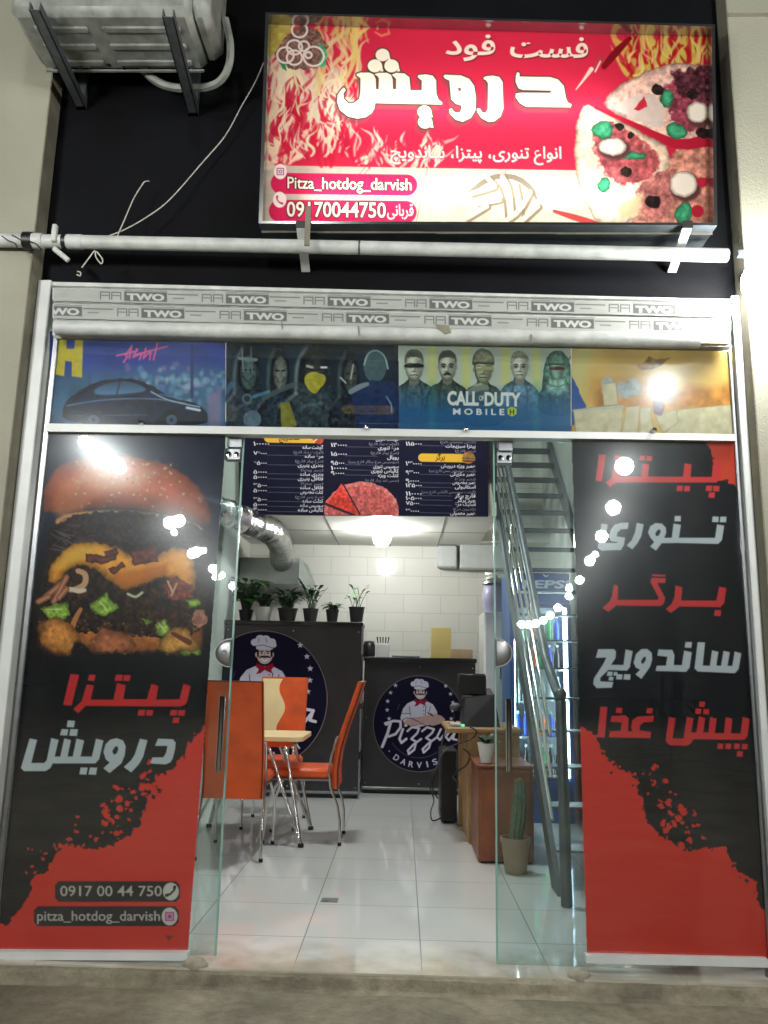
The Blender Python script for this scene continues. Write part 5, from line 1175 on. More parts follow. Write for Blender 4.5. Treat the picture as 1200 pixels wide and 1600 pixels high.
rb.box((x0 + .02, yb - .02, zu - .006), (x1 - .02, yb - .004, zu + .004), .003)
obj('base_ribs', rb, m_acw, ac, True)
for u, v_ in ((.25, .05), (.42, .05), (.62, .16), (.86, .1), (.5, .03)): obj('drain_hole', MB().lathe([(.001, 0), (.009, 0), (.009, .004)], (x0 + (x1 - x0) * u, yb - v_, zu - .004), 10), m_dark, ac)
obj('service_cover', MB().box((x1 - .02, yb - .34, zu + .02), (x1 + .075, yb - .02, zu + .5), .035), m_acw, ac, True)
obj('fan_grille', MB().lathe([(.02, 0), (.2, 0), (.21, .012), (.2, .016)], (x0 + (x1 - x0) * .4, yb - .375, zu + .29), 28, 'Y'), m_galv, ac, True)
cable('white insulated hose looping under the air conditioner', [(222, 108), (246, 128), (275, 137), (315, 137), (342, 128), (357, 105), (360, 70), (352, 30)], [-.1, -.1, -.1, -.12, -.16, -.2, -.24, -.26], .019, 'drain_hose', m_acw, 'hose')

# ================================================================== wall lamp on the right pillar
lc = aty(1197, 440, -.23)
wl = thing('wall_lamp', 'blazing white globe lamp on the right pillar', 'lamp', (lc[0], PF, lc[2]))
obj('globe', MB().ball((lc[0], -.23, lc[2]), .10, 24, 16), emission('wall_lamp_glow', (1., .99, .95), 190), wl, True)
obj('arm', MB().tube([(lc[0], PF, lc[2] + .08), (lc[0], -.17, lc[2] + .12), (lc[0], -.23, lc[2] + .085)], .012, 10), m_dark, wl, True)
obj('mount', MB().lathe([(.001, -.02), (.05, -.018), (.055, 0)], (lc[0], PF, lc[2] + .08), 18, 'Y'), m_dark, wl, True)
a = aty(1163, 396, -.11); obj('cable_bracket', MB().box((a[0] - .03, -.12, a[2] - .016), (a[0] + .012, PF, a[2] + .016), .004), m_galv, wl)

# ================================================================== inside: shell
def wall(name, a, b, m_, label):
    return tag(obj(name, MB().box(a, b), m_), label, 'wall', 'inside walls')
wall('back_wall', (-1.8, 5.3, 0), (1.6, 5.4, 5.2), m_wtile, 'white tiled back wall behind the counters')
wall('side_wall', (-1.8, .17, 0), (-1.7, 5.3, 5.2), m_inwall, 'plain inner side wall behind the orange chairs')
wall('side_wall', (1.52, .17, 0), (1.62, 5.3, 5.2), m_inwall, 'plain inner side wall beside the staircase')
ce = MB(); ce.box((-1.7, .16, 5.1), (1.52, 5.3, 5.2)); ce.box((-1.7, 3.47, 2.5), (.80, 5.3, 2.62)); ce.box((.80, 4.9, 2.5), (1.52, 5.3, 2.62))
struct(obj('ceiling', ce, m_plaster))
sm = MB()
for x in (-1.25, -.72, -.16, .36): sm.box((x, 3.5, 2.496), (x + .006, 5.3, 2.5))
sm.box((-1.7, 4.35, 2.4965), (.8, 4.356, 2.4995))
struct(obj('ceiling_joints', sm, m_steel))
fasc = MB().box((-1.7, 3.44, 2.42), (.84, 3.47, 3.5))
fa_ = tag(obj('mezzanine_edge', MB().box((-1.7, 3.445, 2.5), (.74, 3.47, 3.5)), m_inwall), 'pale edge panel of the upper floor behind the menu board', 'panel')
tag(obj('edge_panel', MB().box((.735, 3.40, 2.78), (.80, 3.44, 3.5)), m_laminate), 'narrow dark panel hanging right of the menu board', 'panel')
mbd = thing('menu_board', 'dark menu board with prices, yellow headings and a pizza picture', 'menu board', tuple(aty(568, 806, 3.4)))
ba = board_art()
bp_ = [(373, 606), (762, 612), (762, 806), (374, 803)]
obj('board', MB().slab([(372, 560), (763, 566), (763, 807), (373, 804)], 3.403, .03), m_laminate, mbd)
ba.mesh('print', 3.4, m_sticker, mbd, 1.1, clip=inside(ba, bp_))

# ceiling lamp
lp = (-.218, 4.2, 2.405)
cl = thing('ceiling_lamp', 'glaring white bulb under the kitchen ceiling', 'lamp', (lp[0], lp[1], 2.5))
obj('bulb', MB().ball(lp, .085, 24, 16), emission('bulb_glow', (.98, 1., .97), 175), cl, True)
obj('socket', MB().lathe([(.05, 0), (.045, .03), (.03, .05)], (lp[0], lp[1], 2.455), 16), m_white, cl, True)

ul = thing('ceiling_light', 'round flush ceiling light above the entrance', 'lamp', (-.2, 1.9, 5.1))
obj('light_base', MB().lathe([(.001, .03), (.2, .03), (.21, 0), (.2, 0)], (-.2, 1.9, 5.065), 28), m_white, ul, True)
obj('diffuser', MB().lathe([(.2, .0), (.19, -.03), (.12, -.05), (.001, -.055)], (-.2, 1.9, 5.065), 28), emission('ceiling_light_glow', (.97, 1., .98), 280), ul, True)

# ================================================================== counters
def counter(name, x0, x1, y0, y1, h, label, art_box, cpx, rpx, y_art):
    t = thing(name, label, 'counter', ((x0 + x1) / 2, (y0 + y1) / 2, 0), 'dark kitchen counters')
    obj('carcass', MB().box((x0, y0, .05), (x1, y1, h - .04), .003), m_laminate, t)
    obj('plinth', MB().box((x0 + .01, y0 + .03, 0.001), (x1 - .01, y1, .05)), m_dark, t)
    obj('top', MB().box((x0 - .01, y0 - .03, h - .04), (x1 + .01, y1, h), .006), m_ltop, t)
    obj('foot_strip', MB().box((x0, y0 - .004, .04), (x1, y0 + .004, .062), .001), m_alu, t)
    for xx in (x0 + .03, (x0 + x1) / 2, x1 - .03):
        for zz in (.1, h * .55, h - .09): obj('screw', MB().lathe([(.001, -.004), (.006, -.003), (.007, 0)], (xx, y0, zz), 8, 'Y'), m_chrome, t)
    A = Art(*art_box, 1.7, (38, 36, 40)); chef_art(A, lambda x, y: (cpx[0] + (x - 620) * rpx[0], cpx[1] + (y - 605) * rpx[1]))
    q = (A.X - cpx[0]) ** 2 / (rpx[0] * 474) ** 2 + (A.Y - cpx[1]) ** 2 / (rpx[1] * 502) ** 2 < 1
    A.mesh('emblem', y0 - .003, m_sticker, t, .9, clip=q)
    return t
counter('high_counter', -1.695, -.39, 4.25, 4.62, 1.6, 'tall dark counter with a chef emblem and plants on top', (305, 985, 520, 1200), (411, 1092), (.2155, .2155), 4.25)
counter('low_counter', -.375, .715, 4.6, 5.0, 1.285, 'lower dark counter with a chef emblem behind the desk', (575, 1050, 735, 1215), (655, 1131), (.154, .152), 4.6)
cs = thing('corner_strip', 'upright metal strip between the two dark counters', 'metal strip', (-.382, 4.24, 0))
for z0, z1 in ((.02, .35), (.42, .8), (.85, 1.02), (1.3, 1.56)): obj('strip', MB().box((-.392, 4.235, z0), (-.376, 4.249, z1)), m_alu, cs)

# ================================================================== plants on the tall counter
def leaf(mb, base, d, L, wd, droop=.3):
    d = Vector(d).normalized(); s = d.cross(Vector((0, 0, 1)))
    if s.length < .1: s = Vector((1, 0, 0))
    s.normalize(); b = Vector(base); pts = []
    for i, (t, wv) in enumerate(((0, .15), (.3, .8), (.6, 1.), (.85, .55), (1, .04))):
        c = b + d * L * t + Vector((0, 0, -droop * L * t * t)); pts += [c + s * wd * wv * .5, c - s * wd * wv * .5 + Vector((0, 0, 0))]
    mb.add(pts, [(2 * i, 2 * i + 1, 2 * i + 3, 2 * i + 2) for i in range(4)])
def potted(px, label, r, h, pm, y, seed, n, L, wd, up, lm, top=1.6, stems=0, spread=1.):
    rn = random.Random(seed); c = aty(px, 966, y); x = c[0]
    t = thing('potted_plant', label, 'potted plant', (x, y, top), 'pot plants on the tall counter')
    obj('pot', MB().lathe([(.001, .004), (r * .72, .004), (r * .76, .006), (r, h), (r * 1.06, h), (r * 1.06, h + .012), (r * .9, h + .012), (r * .86, h - .012), (.001, h - .012)], (x, y, top), 20), pm, t, True)
    mb = MB(); sb = MB()
    for i in range(n):
        a = rn.uniform(0, 6.28); e = rn.uniform(.15, 1.) * up; b = (x + rn.uniform(-r, r) * .5, y + rn.uniform(-r, r) * .5, top + h)
        if stems:
            hh = rn.uniform(.3, 1.) * stems; tip = (b[0] + math.cos(a) * hh * .45 * spread, b[1] + math.sin(a) * hh * .3, b[2] + hh)
            sb.tube([b, ((b[0] + tip[0]) / 2, (b[1] + tip[1]) / 2, b[2] + hh * .6), tip], .003, 5); b = tip
        leaf(mb, b, (math.cos(a) * spread, math.sin(a), e), L * rn.uniform(.6, 1.15), wd * rn.uniform(.7, 1.1), rn.uniform(.1, .7))
    obj('leaves', mb, lm, t)
    if stems: obj('stem', sb, m_leaf2, t)
    return t
potted(411, 'leafy plant in a pale grey pot on the tall counter', .085, .125, m_wpot, 4.40, 1, 46, .11, .05, 1.2, m_leaf2, stems=.12)
potted(449, 'wide bushy plant in a black pot, right of the pale pot', .095, .12, m_pot, 4.42, 2, 70, .13, .05, 1.1, m_leaf2, stems=.18)
potted(485, 'thin tall stemmed plant in a black pot, between the bushy and the small round one', .075, .12, m_pot, 4.40, 3, 26, .11, .045, 1.6, m_leaf2, stems=.26)
potted(519, 'small compact plant in a black pot, second from the right end', .062, .115, m_pot, 4.40, 4, 44, .085, .045, 1.0, m_leaf2, stems=.06)
potted(557, 'pot with one upright stem at the right end of the tall counter', .075, .14, m_pot, 4.36, 5, 12, .10, .055, 2.0, m_leaf, stems=.22)
potted(384, 'bright green trailing plant beside the hood on the tall counter', .07, .10, m_pot, 4.45, 6, 110, .13, .07, .8, m_leaf, stems=.30, spread=.9)

# hood and duct
hx = aty(468, 872, 4.75); hb = aty(468, 912, 4.75)
hd = thing('extractor_hood', 'stainless extractor hood over the kitchen behind the plants', 'extractor hood', (-1.35, 5.0, hb[2]))
z0, z1 = hb[2], hx[2]; xr = hx[0]
obj('canopy', MB().add([(-1.69, 4.75, z1), (xr, 4.75, z1), (xr, 4.75, z0), (-1.69, 4.75, z0), (-1.69, 5.28, z1), (xr + .02, 5.28, z1 + .0), (xr + .16, 5.28, z0 - .06), (-1.69, 5.28, z0 - .06)],
    [(0, 1, 2, 3), (4, 5, 1, 0), (1, 5, 6, 2), (3, 2, 6, 7), (0, 3, 7, 4), (4, 7, 6, 5)]), m_inox, hd)
obj('front_edge', MB().box((-1.69, 4.738, z0 - .012), (xr + .006, 4.75, z0 + .02), .003), m_inox, hd)
K = [(440, 882, 4.85), (440, 862, 4.5), (435, 843, 4.1), (421, 829, 3.75), (400, 820, 3.5), (374, 810, 3.28), (345, 797, 3.15), (300, 788, 3.05)]
pts = []
KV = [Vector(aty(a, b, c)) for a, b, c in K]
for i in range(len(KV) - 1):
    p0 = KV[max(i - 1, 0)]; p1 = KV[i]; p2 = KV[i + 1]; p3 = KV[min(i + 2, len(KV) - 1)]
    for s in range(8):
        t = s / 8; pts.append(.5 * ((2 * p1) + (-p0 + p2) * t + (2 * p0 - 5 * p1 + 4 * p2 - p3) * t * t + (-p0 + 3 * p1 - 3 * p2 + p3) * t ** 3))
rn = random.Random(4)
tag(obj('exhaust_duct', MB().tube(pts, [.112 + .010 * (i % 2) + rn.uniform(-.006, .006) for i in range(len(pts))], 22), m_foil, None, True), 'crinkled silver foil duct bending up from the hood', 'duct')
# boxed ducts on the tiled wall
for (a, b, c, d), lb in (((684, 852, 714, 886), 'small white square box high on the tiled wall'), ((719, 850, 790, 889), 'long white boxed duct high on the tiled wall')):
    e, f_ = aty(a, b, 5.12), aty(c, d, 5.12); tag(obj('duct_box', MB().box((e[0], 5.12, f_[2]), (f_[0], 5.3, e[2]), .012), m_white), lb, 'box', 'white boxes on the wall')

# ================================================================== things on the low counter
def onlow(px0, px1, y, top_px):
    a = aty(px0, 1026, y); b = aty(px1, 1026, y); return a[0], b[0], aty(px0, top_px, y)[2]
x0, x1, zt = onlow(673, 704, 4.8, 981)
tag(obj('tall_carton', MB().box((x0, 4.72, 1.286), (x1, 4.86, zt), .004), mat('yellow_carton', rgb(186, 168, 104), .6, vary=.08)), 'tall yellowish carton standing on the low counter', 'box')
x0, x1, zt = onlow(703, 738, 4.75, 1016)
tag(obj('flat_carton', MB().box((x0 + .005, 4.7, 1.286), (x1, 4.86, zt + .012), .004), mat('brown_carton', rgb(176, 150, 118), .65, vary=.1)), 'low brown carton beside the tall one on the counter', 'box')
x0, x1, zt = onlow(566, 587, 4.78, 998)
jr = thing('black_jar', 'round black jar at the left end of the low counter', 'jar', ((x0 + x1) / 2, 4.78, 1.286))
obj('jar_body', MB().lathe([(.001, 0), (.055, .002), (.06, .02), (.06, .12), (.05, .135), (.001, .135)], ((x0 + x1) / 2, 4.78, 1.286), 20), m_dark, jr, True)
obj('lid', MB().lathe([(.052, 0), (.054, .02), (.02, .03), (.001, .03)], ((x0 + x1) / 2, 4.78, 1.286 + .135), 20), m_steel, jr, True)
x0, x1, zt = onlow(588, 608, 4.8, 1006)
ch = thing('cutlery_holder', 'pale holder with spoons on the low counter', 'holder', ((x0 + x1) / 2, 4.8, 1.286))
obj('holder_body', MB().box((x0, 4.75, 1.286), (x1, 4.86, zt), .006), m_wpot, ch)
for i in range(5):
    xx = x0 + .02 + i * .022; obj('spoon', MB().tube([(xx, 4.8, zt - .02), (xx + (i - 2) * .008, 4.79, zt + .07)], [.004, .008], 6), m_chrome, ch)
x0, x1, zt = onlow(612, 640, 4.72, 1020)
tag(obj('tray', MB().box((x0, 4.62, 1.286), (x1 + .1, 4.76, 1.303), .004), m_steel), 'thin steel tray lying in the middle of the low counter', 'tray')

# ================================================================== chairs and table
def make_chair(name, label, posts=False):
    t = thing(name, label, 'chair', (0, 0, 0), 'orange chairs round the table')
    hw = .19
    if not posts:
        prof = [(.435, .36), (.432, .48), (.45, .62), (.49, .76), (.545, .92), (.595, 1.075)]
    else: prof = [(.46, .66), (.475, .74), (.51, .9), (.555, 1.085)]
    th = .042
    def panel(x0, x1, off0, off1, bev):
        mb = MB(); vs = []; n = len(prof)
        rows = [(x0 + bev, off0), (x1 - bev, off0), (x1, (off0 * .6 + off1 * .4)), (x1, (off0 * .4 + off1 * .6)), (x1 - bev, off1), (x0 + bev, off1), (x0, (off0 * .4 + off1 * .6)), (x0, (off0 * .6 + off1 * .4))]
        for (v, z) in prof:
            for x, o in rows: vs.append((x, v + o, z))
        k = len(rows)
        fs = [(i * k + j, i * k + (j + 1) % k, (i + 1) * k + (j + 1) % k, (i + 1) * k + j) for i in range(n - 1) for j in range(k)]
        fs += [tuple(range(k))[::-1], tuple(range((n - 1) * k, n * k))]
        return mb.add(vs, fs)
    obj('backrest', panel(-hw, hw, 0, th, .012), m_orange, t, True)
    if posts:
        # cream wave down one side of the front of the backrest
        mb = MB(); N = 16; vs = []
        for i in range(N + 1):
            s = i / N; z = prof[0][1] + .012 + (prof[-1][1] - prof[0][1] - .024) * s
            v = np.interp(z, [q[1] for q in prof], [q[0] for q in prof]) - .003
            e = -.01 + .03 * math.sin((s * 1.25 - .28) * 2 * math.pi)
            vs += [(-hw + .012, v, z), (e, v, z)]
        mb.add(vs, [(2 * i, 2 * i + 1, 2 * i + 3, 2 * i + 2) for i in range(N)])
        obj('cream_wave', mb, m_cream, t)
        for s in (-1, 1): obj('back_post', MB().tube([(.085 + s * .022, .43, .44), (.085 + s * .022, .465, .56), (.085 + s * .022, .48, .70)], .011, 10), m_chrome, t, True)
    pz = [q for q in prof]
    for s in (-1, 1): obj('piping', MB().tube([(s * (hw - .006), v + th * .97, z) for v, z in pz], .0045, 6), m_pipe, t, True)
    obj('piping', MB().tube([(-hw + .006, pz[-1][0] + th * .97, pz[-1][1] - .002), (hw - .006, pz[-1][0] + th * .97, pz[-1][1] - .002)], .0045, 6), m_pipe, t, True)
    obj('seat', MB().box((-hw, .0, .425), (hw, .43, .49), .02), m_orange, t, True)
    obj('seat_frame', MB().box((-hw + .01, .01, .408), (hw - .01, .43, .424), .004), m_alu, t)
    for s in (-1, 1):
        x = s * (hw + .006)
        f_ = obj('leg', MB().tube([(x * .98, -.02, .012), (x, -.005, .16), (x, .0, .24), (x * .98, .03, .33), (x * .9, .08, .412)], .0095, 10), m_chrome, t, True)
        obj('foot', MB().lathe([(.001, 0), (.013, .001), (.013, .02), (.01, .022)], (x * .98, -.02, .001), 10), m_rubber, f_, True)
        if not posts: rp = [(x * 1.03, .50, .012), (x * 1.02, .497, .16), (x * 1.01, .48, .25), (x, .43, .37), (x, .415, .48), (x, .43, .58), (x * 1.0, .465, .70)]
        else: rp = [(x * 1.03, .50, .012), (x * 1.02, .497, .16), (x * 1.01, .48, .25), (x * .97, .42, .37), (x * .9, .38, .415)]
        r_ = obj('leg', MB().tube(rp, .0095, 10), m_chrome, t, True)
        obj('foot', MB().lathe([(.001, 0), (.013, .001), (.013, .02), (.01, .022)], (x * 1.03, .50, .001), 10), m_rubber, r_, True)
        if not posts: obj('back_clip', MB().tube([(x, .465, .70), (x * .9, .478, .70)], .008, 8), m_chrome, t, True)
    return t
ch1 = make_chair('dining_chair', 'orange chair with its back to the door, nearest the entrance')
copy_thing(ch1, (-.905, 2.44, 0), math.radians(-90), 'orange chair seen from the side, at the right of the table')
ch1.location = (-1.045, 2.215, 0); ch1.rotation_euler = (0, 0, math.pi)
chB = make_chair('dining_chair', 'orange and cream chair facing the door, at the far side of the table', True)
chB.location = (-.965, 2.72, 0)
tb = thing('dining_table', 'small cream topped table on chrome legs between orange chairs', 'table', (-1.03, 2.46, 0))
tb_ = MB(); c = (-1.03, 2.46); hx_, hy = .36, .31; r = .07
out = []
for sx, sy, a0 in ((1, 1, 0), (-1, 1, 90), (-1, -1, 180), (1, -1, 270)):
    for k in range(5):
        a = math.radians(a0 + k * 22.5); out.append((c[0] + sx * (hx_ - r) + r * math.cos(a), c[1] + sy * (hy - r) + r * math.sin(a), .672))
tb_.prism(out, (0, 0, .028)); obj('tabletop', tb_, m_cream, tb)
obj('apron', MB().box((c[0] - .28, c[1] - .24, .628), (c[0] + .28, c[1] + .24, .671), .006), m_orange, tb)
for sx in (-1, 1):
    for sy in (-1, 1):
        ft = (c[0] + sx * .375, c[1] + sy * .30, .014)
        for q in (0, 1):
            top = (c[0] + sx * (.24 - .12 * q), c[1] + sy * (.23 - .02 * q), .63)
            l_ = obj('leg', MB().tube([top, ft], .0115, 10), m_chrome, tb, True)
        obj('foot', MB().lathe([(.001, 0), (.02, .001), (.02, .022), (.014, .026)], (ft[0], ft[1], .001), 12), m_rubber, l_, True)

# ================================================================== staircase
SXc, SX1 = .85, 1.49
def zs(y): return (y - 1.178)
stc = thing('staircase', 'steep open steel staircase with chrome rails on the right', 'staircase', (1.15, 1.1, 0))
st_ = MB().prism([(SXc - .012, 1.12, 0.002), (SXc - .012, 1.30, 0.002), (SXc - .012, 4.7, 3.42), (SXc - .012, 4.7, 3.60)], (.03, 0, 0)); obj('stringer', st_, m_tread, stc)
obj('stringer', MB().prism([(SX1 - .02, 1.12, 0.002), (SX1 - .02, 1.30, 0.002), (SX1 - .02, 4.7, 3.42), (SX1 - .02, 4.7, 3.60)], (.03, 0, 0)), m_tread, stc)
for i in range(1, 18):
    z = i * .2; y = z + 1.178
    if y < 4.68: obj('tread', MB().box((SXc + .018, y - .10, z - .012), (SX1 - .02, y + .09, z), .002), m_tread, stc)
hr = [(SXc, .985, 1.02), (SXc, 1.10, 1.07), (SXc, 1.44, 1.25), (SXc, 2.136, 1.95), (SXc, 3.12, 2.9), (SXc, 4.6, 4.34)]
obj('newel_post', MB().tube([(SXc + .0, .94, .004), (SXc, .98, 1.02)], .030, 16), m_steel, stc, True)
obj('newel_cap', MB().ball((SXc, .98, 1.05), .034, 16, 10), m_steel, stc, True)
obj('handrail', MB().tube(hr, .027, 14), m_steel, stc, True)
for k, o in enumerate((.25, .47, .70)):
    ys = [1.2 + .0 * k, 1.7, 2.4, 3.2, 4.6]
    obj('guard_rail', MB().tube([(SXc - .02, y + 0, zs(y) + .1 + o) for y in ys], .0105, 10), m_chrome, stc, True)
for y in (1.95, 2.9, 3.9): obj('baluster', MB().tube([(SXc - .004, y, zs(y) + .1), (SXc - .004, y, zs(y) + .98)], .012, 10), m_chrome, stc, True)
# ================================================================== fridge
FX0, FX1, FY = .875, 1.375, 3.25
fr = thing('drinks_fridge', 'tall blue glass door drinks fridge lit inside, behind the staircase', 'fridge', ((FX0 + FX1) / 2, 3.5, 0))
cb = MB(); cb.box((FX0, FY + .02, .0), (FX0 + .03, 3.78, 1.98)); cb.box((FX1 - .03, FY + .02, 0), (FX1, 3.78, 1.98)); cb.box((FX0 + .03, 3.74, 0), (FX1 - .03, 3.78, 1.98)); cb.box((FX0 + .03, FY + .02, 1.72), (FX1 - .03, 3.74, 1.98)); cb.box((FX0 + .03, FY + .02, 0), (FX1 - .03, 3.74, .3))
obj('cabinet', cb, m_blue, fr)
ln = MB(); ln.box((FX0 + .031, 3.725, .3), (FX1 - .031, 3.738, 1.72)); obj('liner', ln, m_white, fr)
A = Art(796, 880, 910, 952, 1.6, (44, 86, 160)); A.c *= (.9 + .2 * fbm(A.X / 20, A.Y / 20, 3))[..., None]
A.text('PEPSI', 816, 888, 919, 13, (206, 220, 236), .01, .04, yb_by_box=True, skew=.2)
A.ell(853, 896, 5, 6, (200, 216, 236)); A.ell(854, 897, 3, 2, (60, 90, 180))
m_backlit = print_mat('backlit_header', .4)
_n = m_backlit.node_tree; _b = _n.nodes['Principled BSDF']; _n.links.new(_n.nodes['Attribute'].outputs['Color'], _b.inputs['Emission Color']); _b.inputs['Emission Strength'].default_value = .25
hdp = aty(850, 900, FY)
hp = [aty(q[0], q[1], FY) for q in ((804, 893), (893, 893), (893, 944), (804, 944))]
z_h0, z_h1 = 1.73, 1.975
obj('header', MB().box((FX0 + .002, FY + .003, z_h0), (FX1 - .002, FY + .02, z_h1)), m_blue, fr)
Z = CAM[2] + (FY - CAM[1]) / ((A.X * 0 + 1)) * 0
D = np.stack([A.X - 600, A.Y - 800, np.full_like(A.X, F)], -1) @ ROT.T
tq = (FY - CAM[1]) / D[..., 1]; WX = D[..., 0] * tq; WZ = CAM[2] + D[..., 2] * tq
A.mesh('header_print', FY, m_backlit, fr, 1.0, clip=(WX > FX0 + .004) & (WX < FX1 - .004) & (WZ > z_h0 + .003) & (WZ < z_h1 - .003))
m_led = emission('fridge_strip_light', (.9, .97, 1.), 44)
obj('light_strip', MB().box((FX1 - .052, FY + .03, .34), (FX1 - .034, FY + .05, 1.70)), m_led, fr)
obj('light_strip', MB().box((FX0 + .034, FY + .03, .34), (FX0 + .046, FY + .05, 1.70)), m_led, fr)  # left strip is added, to brighten the dark fridge interior
obj('light_strip', MB().box((FX0 + .06, FY + .06, 1.70), (FX1 - .06, FY + .09, 1.715)), m_led, fr)
dr = MB()
dr.box((FX0, FY - .02, .28), (FX0 + .035, FY, 1.72)); dr.box((FX1 - .03, FY - .02, .28), (FX1, FY, 1.72)); dr.box((FX0 + .035, FY - .02, .28), (FX1 - .03, FY, .32)); dr.box((FX0 + .035, FY - .02, 1.69), (FX1 - .03, FY, 1.72))
dd = obj('door', dr, m_blue, fr); obj('pane', MB().box((FX0 + .035, FY - .014, .32), (FX1 - .03, FY - .008, 1.69)), glass_mat('fridge_pane', (.86, .94, .95), .012), dd)
obj('handle', MB().tube([(FX0 + .05, FY - .03, .9), (FX0 + .05, FY - .05, .93), (FX0 + .05, FY - .05, 1.27), (FX0 + .05, FY - .03, 1.3)], .009, 8), m_chrome, dd, True)
for z in (.34, .64, .92, 1.18, 1.42): obj('shelf', MB().box((FX0 + .032, FY + .055, z), (FX1 - .056, 3.72, z + .012)), m_white, fr)
drinks = [mat('green_bottle', rgb(30, 140, 70), .2, vary=.1), mat('orange_bottle', rgb(226, 112, 34), .25), mat('cola_bottle', rgb(36, 22, 18), .2), mat('blue_can', rgb(36, 66, 170), .3, .3), mat('white_bottle', rgb(214, 216, 210), .4)]
rn = random.Random(9)
for si, z in enumerate((.353, .653, .933, 1.193, 1.433)):
    for i in range(6):
        x = FX0 + .075 + i * .066; m_ = drinks[[2, 3, 4, 0, 0][si] if rn.random() < .7 else rn.randrange(5)]; hh = .20 if si else .24
        b = thing('drink_bottle', 'bottle number', 'bottle', (x, FY + .11, z), 'bottles in the drinks fridge')
        b['label'] = 'small drink bottle standing in a row on a lit fridge shelf'
        obj('bottle_body', MB().lathe([(.001, 0), (.026, .002), (.028, .02), (.028, hh * .6), (.012, hh * .8), (.011, hh * .9), (.001, hh * .9)], (x, FY + .11, z), 12), m_, b, True)
        obj('cap', MB().lathe([(.013, 0), (.013, hh * .09), (.001, hh * .09)], (x, FY + .11, z + hh * .9), 10), m_white, b, True)

# white tall cupboard with a bundle on it
a, b = aty(738, 955, 4.0), aty(772, 955, 4.0)
tc_ = thing('tall_cupboard', 'tall white cupboard at the back right, left of the blue fridge', 'cupboard', (.85, 4.1, 0))
zt = aty(750, 955, 3.9)[2]
obj('body', MB().box((.735, 3.95, .001), (1.02, 4.45, zt), .006), m_white, tc_); obj('door', MB().box((.745, 3.93, .06), (.90, 3.949, zt - .03), .004), m_white, tc_); obj('gap_edge', MB().box((.901, 3.935, .06), (.915, 3.949, zt - .03)), m_dark, tc_)
obj('handle', MB().box((.87, 3.915, 1.1), (.882, 3.93, 1.25), .003), m_chrome, tc_)
bd = thing('water_cooler_jug', 'pale violet round jug with a steel lid on the tall cupboard', 'jug', (.85, 4.1, zt))
obj('jug_body', MB().lathe([(.001, 0), (.09, .004), (.125, .07), (.13, .16), (.105, .25), (.08, .27), (.001, .27)], (.86, 4.1, zt), 24), mat('violet_plastic', rgb(170, 168, 200), .4), bd, True)
obj('lid', MB().lathe([(.13, 0), (.125, .02), (.07, .05), (.02, .06), (.02, .085), (.001, .085)], (.86, 4.1, zt + .268), 24), m_alu, bd, True)
obj('strap', MB().box((.93, 4.0, zt + .02), (.97, 4.04, zt + .28), .01), m_blue, bd)

# ================================================================== desk corner
dk = thing('cash_desk', 'tan wooden cash desk with a thick top', 'desk', (.66, 2.75, 0))
obj('desktop', MB().box((.315, 2.38, .735), (.84, 3.12, .775), .01), m_wood, dk)
obj('side_panel', MB().box((.47, 2.42, .001), (.83, 3.05, .734), .004), m_wood, dk)
obj('end_panel', MB().box((.445, 3.06, .001), (.83, 3.09, .734), .003), m_wood, dk)
cb = thing('wooden_cabinet', 'low reddish wooden cabinet in front of the cash desk', 'cabinet', (.66, 2.1, 0))
obj('body', MB().box((.485, 1.84, .012), (.83, 2.37, .565), .004), m_redwood, cb); obj('cabinet_top', MB().box((.475, 1.83, .566), (.835, 2.375, .585), .004), m_redwood, cb); obj('plinth', MB().box((.5, 1.85, .001), (.82, 2.36, .011)), m_dark, cb)
obj('door', MB().box((.50, 1.828, .04), (.815, 1.839, .55), .003), m_redwood, cb)
a, b = aty(688, 1175, 3.35), aty(718, 1268, 3.45)
pc = thing('computer_tower', 'black computer tower on the floor beside the cash desk', 'computer', (a[0] + .06, 3.4, 0))
obj('case', MB().box((a[0] - .005, 3.14, .015), (.44, 3.55, .545), .008), m_dark, pc); obj('front_bezel', MB().box((a[0], 3.12, .02), (.435, 3.139, .54), .006), m_ltop, pc); obj('foot', MB().box((a[0] + .02, 3.2, .001), (.42, 3.5, .014)), m_rubber, pc)
mo = thing('cash_register', 'black till with a raised screen on the cash desk', 'cash register', (.60, 2.7, .775))
s0, s1 = aty(715, 1052, 2.62), aty(760, 1085, 2.62)
obj('screen', MB().box((s0[0], 2.60, s1[2] - .01), (s1[0], 2.64, s0[2]), .014), m_dark, mo, True)
obj('screen_edge', MB().box((s0[0] + .01, 2.596, s0[2] - .006), (s0[0] + .1, 2.602, s0[2] - .001)), m_chrome, mo)
obj('neck', MB().tube([(.55, 2.66, .78), (.56, 2.64, s1[2] + .02)], .03, 12), m_dark, mo, True)
obj('till_body', MB().add([(.44, 2.46, .776), (.70, 2.46, .776), (.70, 2.9, .776), (.44, 2.9, .776), (.46, 2.56, .97), (.67, 2.56, 1.0), (.67, 2.86, 1.04), (.46, 2.86, 1.02)], [(0, 1, 2, 3), (4, 5, 6, 7), (0, 1, 5, 4), (1, 2, 6, 5), (2, 3, 7, 6), (3, 0, 4, 7)]), m_dark, mo)
cr = thing('card_reader', 'small card reader with a green light at the desk edge', 'card reader', (.42, 2.5, .775))
obj('reader_body', MB().box((.345, 2.42, .776), (.425, 2.55, .80), .006), m_wpot, cr); obj('green_light', MB().ball((.432, 2.415, .787), (.013, .009, .009), 10, 8), emission('green_led', (.1, .9, .35), 1.6), cr)
dl = thing('desk_gadget', 'little black gadget on a bendy stalk beside the till', 'gadget', (.40, 2.75, .775))  # plain gadget on a stalk, gives no light
